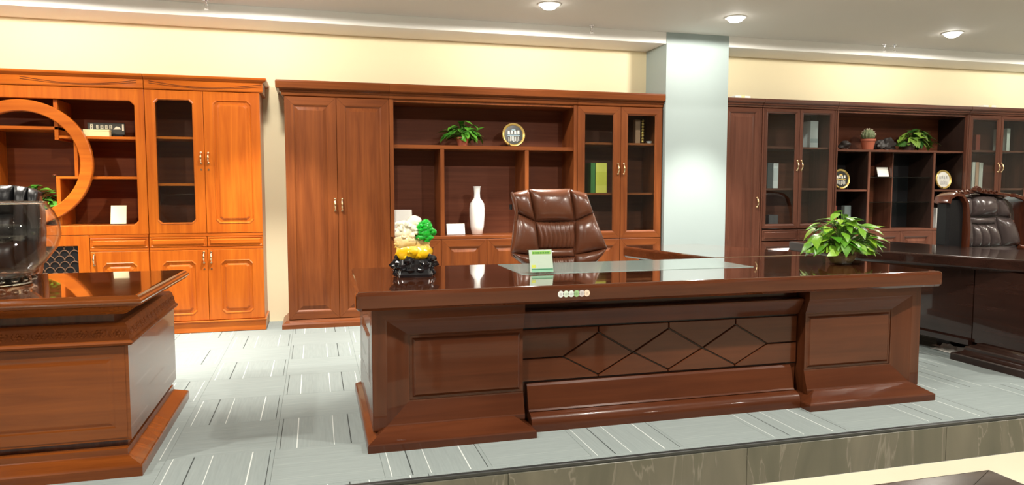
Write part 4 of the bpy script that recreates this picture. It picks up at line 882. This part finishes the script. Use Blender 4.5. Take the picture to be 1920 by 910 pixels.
def plate(label, x, y, z, r, disc, motif, seed):
    t = thing('decorative_plate', label, 'plate', (x, y, z)); zc = z+r+.004; tl = .10
    f = lambda rr, a, d: (x+rr*math.cos(a), y+d+tl*(rr*math.sin(a)+r), zc+rr*math.sin(a)*.995)
    n = 40; A = [2*math.pi*i/n for i in range(n)]
    MB().loft([[f(rr, a, d) for a in A] for rr, d in ((r*.80, 0), (r*.84, -.008), (r*.93, -.012), (r*.99, -.006), (r, .002), (r*.9, .010), (r*.75, .010))], False, False).build('rim', gold, t, 1)
    fc = MB().loft([[f(rr, a, d) for a in A] for rr, d in ((r*.82, .008), (r*.82, .001), (r*.80, 0))]).build('face', disc, t)
    rnd = random.Random(seed)
    def bar(cx, cz, w_, h_, mt):
        MB().loft([[(x+(cx+sx*w_)*r, y+d+tl*((cz+sz*h_)*r+r), zc+(cz+sz*h_)*r*.995) for sx, sz in ((-1,-1),(1,-1),(.8,1),(-.8,1))] for d in (-.0002, -.0022)]).build('motif', mt, fc)
    for k in range(4): bar(-.42+.28*k, .20+.04*(k % 2), .10, .14, motif[0])
    bar(0, -.04, .60, .05, motif[1]); bar(0, .42, .18, .08, motif[1])
    for k in range(7): bar(-.42+.14*k, -.34+rnd.uniform(-.05, .05), .035, .18+.05*(k % 2), motif[0])
    m = MB()
    for s in (-1, 1): m.tube([(x+s*r*.45, y-.03, z+.03), (x+s*r*.45, y-.032, z+.006), (x+s*r*.45, y+.02, z+.006), (x+s*r*.30, y+.045+tl*r, z+r*1.1)], .004, 6)
    m.tube([(x-r*.45, y+.02, z+.006), (x+r*.45, y+.02, z+.006)], .004, 6); m.build('wire_stand', M['black'], t, 1)
dkface = mat('dark plate face', (.03, .032, .03), .2); wm = mat('pale plate paint', (.80, .80, .72), .4); bm2 = mat('blue grey plate paint', (.25, .36, .42), .4)
plate('round dark plate with gold rim on the brown bookcase shelf beside the pothos', 1.880, 6.80, 1.647, .116, dkface, (wm, bm2), 1)
plate('round dark plate with gold rim in the plum brown display unit', 5.655, 6.78, 1.236, .112, dkface, (wm, gold), 2)
plate('round white plate with gold rim in the plum brown display unit behind the carved chair', 7.065, 6.78, 1.236, .112, mat('white plate face', (.85, .84, .80), .2), (mat('grey plate paint', (.45, .45, .42), .4), wm), 3)
book('thin green binder beside the yellow binder behind glass', 2.684, 2.735, 1.203, 1.505, (.06, .22, .05))
book('bright yellow binder behind the glass door of the brown bookcase', 2.738, 2.862, 1.203, 1.505, (.95, .88, .16), band=(.25, .7, (.85, .80, .10)), cat='binder', name='binder')
gs = thing('gilt_ornament', 'brown box with golden beaded trim behind the glass door beside the pillar', 'ornament', (3.21, 6.82, 1.70))
MB().box(3.158, 3.212, 6.79, 6.85, 1.70, 1.945, .003).build('box', mat('tan box', (.32, .17, .09), .5), gs)
q = MB(); q.box(3.219, 3.268, 6.79, 6.85, 1.70, 1.712, .002); q.lathe([(.012, .01), (.012, .25)], (3.243, 6.82, 1.70), 10); q.build('post', M['black'], gs)
for k in range(8):
    q = MB(); q.sphere((3.243, 6.80, 1.725+.030*k), .015, 10, 6); q.build('gold_bead', gold, gs, 1)
wd = thing('white_dish', 'tiny white dish beside the golden beaded box', 'dish', (3.298, 6.76, 1.70)); MB().lathe([(.018, 0), (.03, .022), (.032, .026), (.028, .026), (.016, .006), (.001, .005)], (3.298, 6.76, 1.70), 18).build('bowl', M['porcelain'], wd, 1); MB().lathe([(.02, 0), (.02, .003), (.017, .004)], (3.298, 6.76, 1.70), 18).build('foot_ring', M['porcelain'], wd)
# orange bookcase shelves
sg = thing('black_name_plaque', 'black plaque with pale raised characters standing in the orange bookcase', 'sign', (-1.69, 6.85, 1.675))
bx_ = MB().box(-1.832, -1.548, 6.835, 6.860, 1.700, 1.800, .003).build('plaque', mat('dark plaque', (.05, .05, .04), .35), sg); MB().box(-1.78, -1.56, 6.82, 6.875, 1.675, 1.700, .003).build('foot', M['black'], sg)
pw_ = mat('pale characters', (.82, .76, .58), .45)
def stroke(x, z, w_, h_): MB().box(x-w_/2, x+w_/2, 6.8325, 6.836, z-h_/2, z+h_/2, .0008).build('character', pw_, bx_)
for x, w_, h_ in ((-1.800, .022, .045), (-1.757, .016, .032), (-1.722, .024, .034), (-1.688, .020, .032), (-1.655, .022, .036)):
    stroke(x, 1.765, w_, .008); stroke(x, 1.765-h_/2+.003, w_, .007); stroke(x, 1.765+h_/2-.003, w_*.8, .007); stroke(x-w_*.3, 1.765, .007, h_); stroke(x+w_*.32, 1.765, .006, h_*.9)
MB().loft([[(x, y, z) for x, z in ((-1.636, 1.745), (-1.574, 1.747), (-1.590, 1.766), (-1.612, 1.770))] for y in (6.836, 6.8325)]).build('hill_mark', pw_, bx_); stroke(-1.561, 1.762, .014, .056)
cb = thing('cream_box', 'flat cream box in front of the black plaque', 'box', (-1.74, 6.76, 1.675)); MB().box(-1.838, -1.644, 6.735, 6.80, 1.675, 1.722, .002).build('box_body', M['cream'], cb); MB().box(-1.840, -1.642, 6.733, 6.802, 1.722, 1.735, .002).build('lid', M['cream'], cb)
card_on_foot('cream_price_card', 'cream card leaning in the lower shelf of the orange bookcase', -1.668, -1.548, .942, 1.100, 6.76, (.90, .84, .52), 'card', .035, M['black'])
# plum brown bookcase contents
RB = 'books behind the glass doors by the narrow wardrobe'
book('dark grey book beside the white book behind glass', 4.724, 4.790, 1.250, 1.525, (.10, .11, .11), group=RB); book('narrow white book behind glass beside the dark grey book', 4.797, 4.862, 1.250, 1.520, (.85, .85, .82), group=RB, band=(.3, .8, (.7, .72, .7)))
book('tall white book standing alone behind the glass door beside the dark plate', 5.250, 5.352, 1.690, 1.985, (.86, .88, .86), band=(.2, .35, (.55, .62, .62)))
book('low grey box file on the bottom shelf behind glass', 4.755, 4.875, .815, .960, (.13, .12, .12), cat='box', name='box_file')
RB2 = 'books behind the glass doors beyond the carved chair'
for k, (a, b, z1, c, lb) in enumerate(((7.500, 7.548, 1.560, (.86, .80, .70), 'cream book, first of three in a row beyond the white plate'), (7.550, 7.602, 1.560, (.70, .42, .28), 'tan book, between two pale books beyond the white plate'), (7.604, 7.662, 1.555, (.88, .84, .72), 'pale ivory book, last of three in a row beyond the white plate'))): book(lb, a, b, 1.250, z1, c, group=RB2)
book('small red brown book alone on the upper shelf beyond the display unit', 7.535, 7.600, 1.690, 1.880, (.34, .07, .04), group=RB2)
book('narrow pale book on the upper shelf at the far end behind glass', 7.997, 8.050, 1.690, 1.965, (.55, .56, .48), group=RB2)
def rock(label, x, y, z, sx, sy, sz, seed):
    t = thing('scholar_rock', label, 'rock', (x, y, z), 'dark rocks on the plum brown shelf'); q = MB(); noise_rock(q, (x, y, z+.012+sz*.8), sx, sy, sz, seed, 18, 12, .45); noise_rock(q, (x+sx*.3, y, z+.012+sz*1.1), sx*.5, sy*.6, sz*.8, seed+5, 12, 8, .4); q.build('stone', mat('dark rock', (.035, .03, .028), .5, noise=.4, nscale=25), t, .8)
    q = MB(); q.lathe([(sx*.8, 0), (sx*.95, .006), (sx*.9, .014), (sx*.7, .015)], (x, y, z), 18, True, True, 1, sy/sx*1.0); q.build('wooden_stand', M['carved'], t)
rock('low dark rock beside the cactus pot, toward the glass doors', 5.715, 6.84, 1.676, .062, .05, .050, 31); rock('dark peaked rock right beside the cactus pot', 6.205, 6.85, 1.676, .060, .05, .060, 41); rock('larger grey rock between the peaked rock and the vine', 6.345, 6.87, 1.676, .075, .05, .075, 51)
card_on_foot('white_price_card', 'white card on the glass shelf of the plum brown display unit', 6.150, 6.300, 1.378, 1.486, 6.79, (.88, .86, .80), 'card', .03)
t = thing('clear_acrylic_block', 'pale clear block on the lower shelf behind the desk vine', 'block', (5.79, 6.86, .795)); MB().box(5.750, 5.836, 6.83, 6.89, .810, 1.055, .004).build('block', mat('pale acrylic', (.22, .28, .28), .15), t); MB().box(5.740, 5.846, 6.82, 6.90, .795, .810, .002).build('base', M['black'], t)
book('thin red book beside the pale clear block', 5.600, 5.628, .795, 1.055, (.30, .06, .04))
book('white folder on the lower shelf behind the carved chair', 7.000, 7.086, .795, 1.020, (.82, .82, .78), cat='folder', name='folder')
for x, lb in ((4.295, 'flat white pack on top of the plum brown bookcase beside the pillar'), (7.53, 'flat white pack on top of the plum brown bookcase, above the far glass doors')):
    t = thing('paper_pack', lb, 'pack', (x, 6.70, 2.18)); MB().box(x-.09, x+.09, 6.640, 6.80, 2.180, 2.205, .003).build('pack', M['plastic_white'], t); MB().box(x-.02, x+.02, 6.638, 6.802, 2.180, 2.207, .001).build('paper_band', M['cream'], t)
# loose paper under the dark desk
t = thing('crumpled_paper', 'crumpled white paper on the carpet under the dark desk', 'paper', (4.70, 4.35, 0))
vs = []; rnd = random.Random(4); nx, ny = 8, 6
for j in range(ny+1):
    for i in range(nx+1): vs.append((4.60+.25*i/nx, 4.28+.20*j/ny, .003+abs(rnd.gauss(0, .012))*(1 if 0 < i < nx else .4)+(.03 if i == 4 else 0)))
MB().add(vs, [(j*(nx+1)+i, j*(nx+1)+i+1, (j+1)*(nx+1)+i+1, (j+1)*(nx+1)+i) for j in range(ny) for i in range(nx)]).build('sheet', M['plastic_white'], t); MB().box(4.72, 4.84, 4.50, 4.58, 0, .004, .001).build('torn_piece', M['plastic_white'], t)
# table in the foreground on the lower floor
ft = thing('low_table', 'dark glossy brown table on the lower cream floor', 'table', (1.5, 1.5, ZL))
m = MB(); prism(m, round_poly([(.7, 1.10), (2.290, 1.10), (2.290, 1.955), (.7, 1.955)], .012), [(.012, .195), (0, .207), (0, .240), (.005, .248), (.012, .25)]); m.build('table_top', M['rdesk'], ft)
MB().box(.78, 2.21, 1.17, 1.885, .125, .196).build('apron', M['rdesk'], ft)
for x in (.80, 2.13):
    for y in (1.19, 1.805): MB().box(x, x+.06, y, y+.06, ZL, .13, .003).build('leg', M['rdesk'], ft)
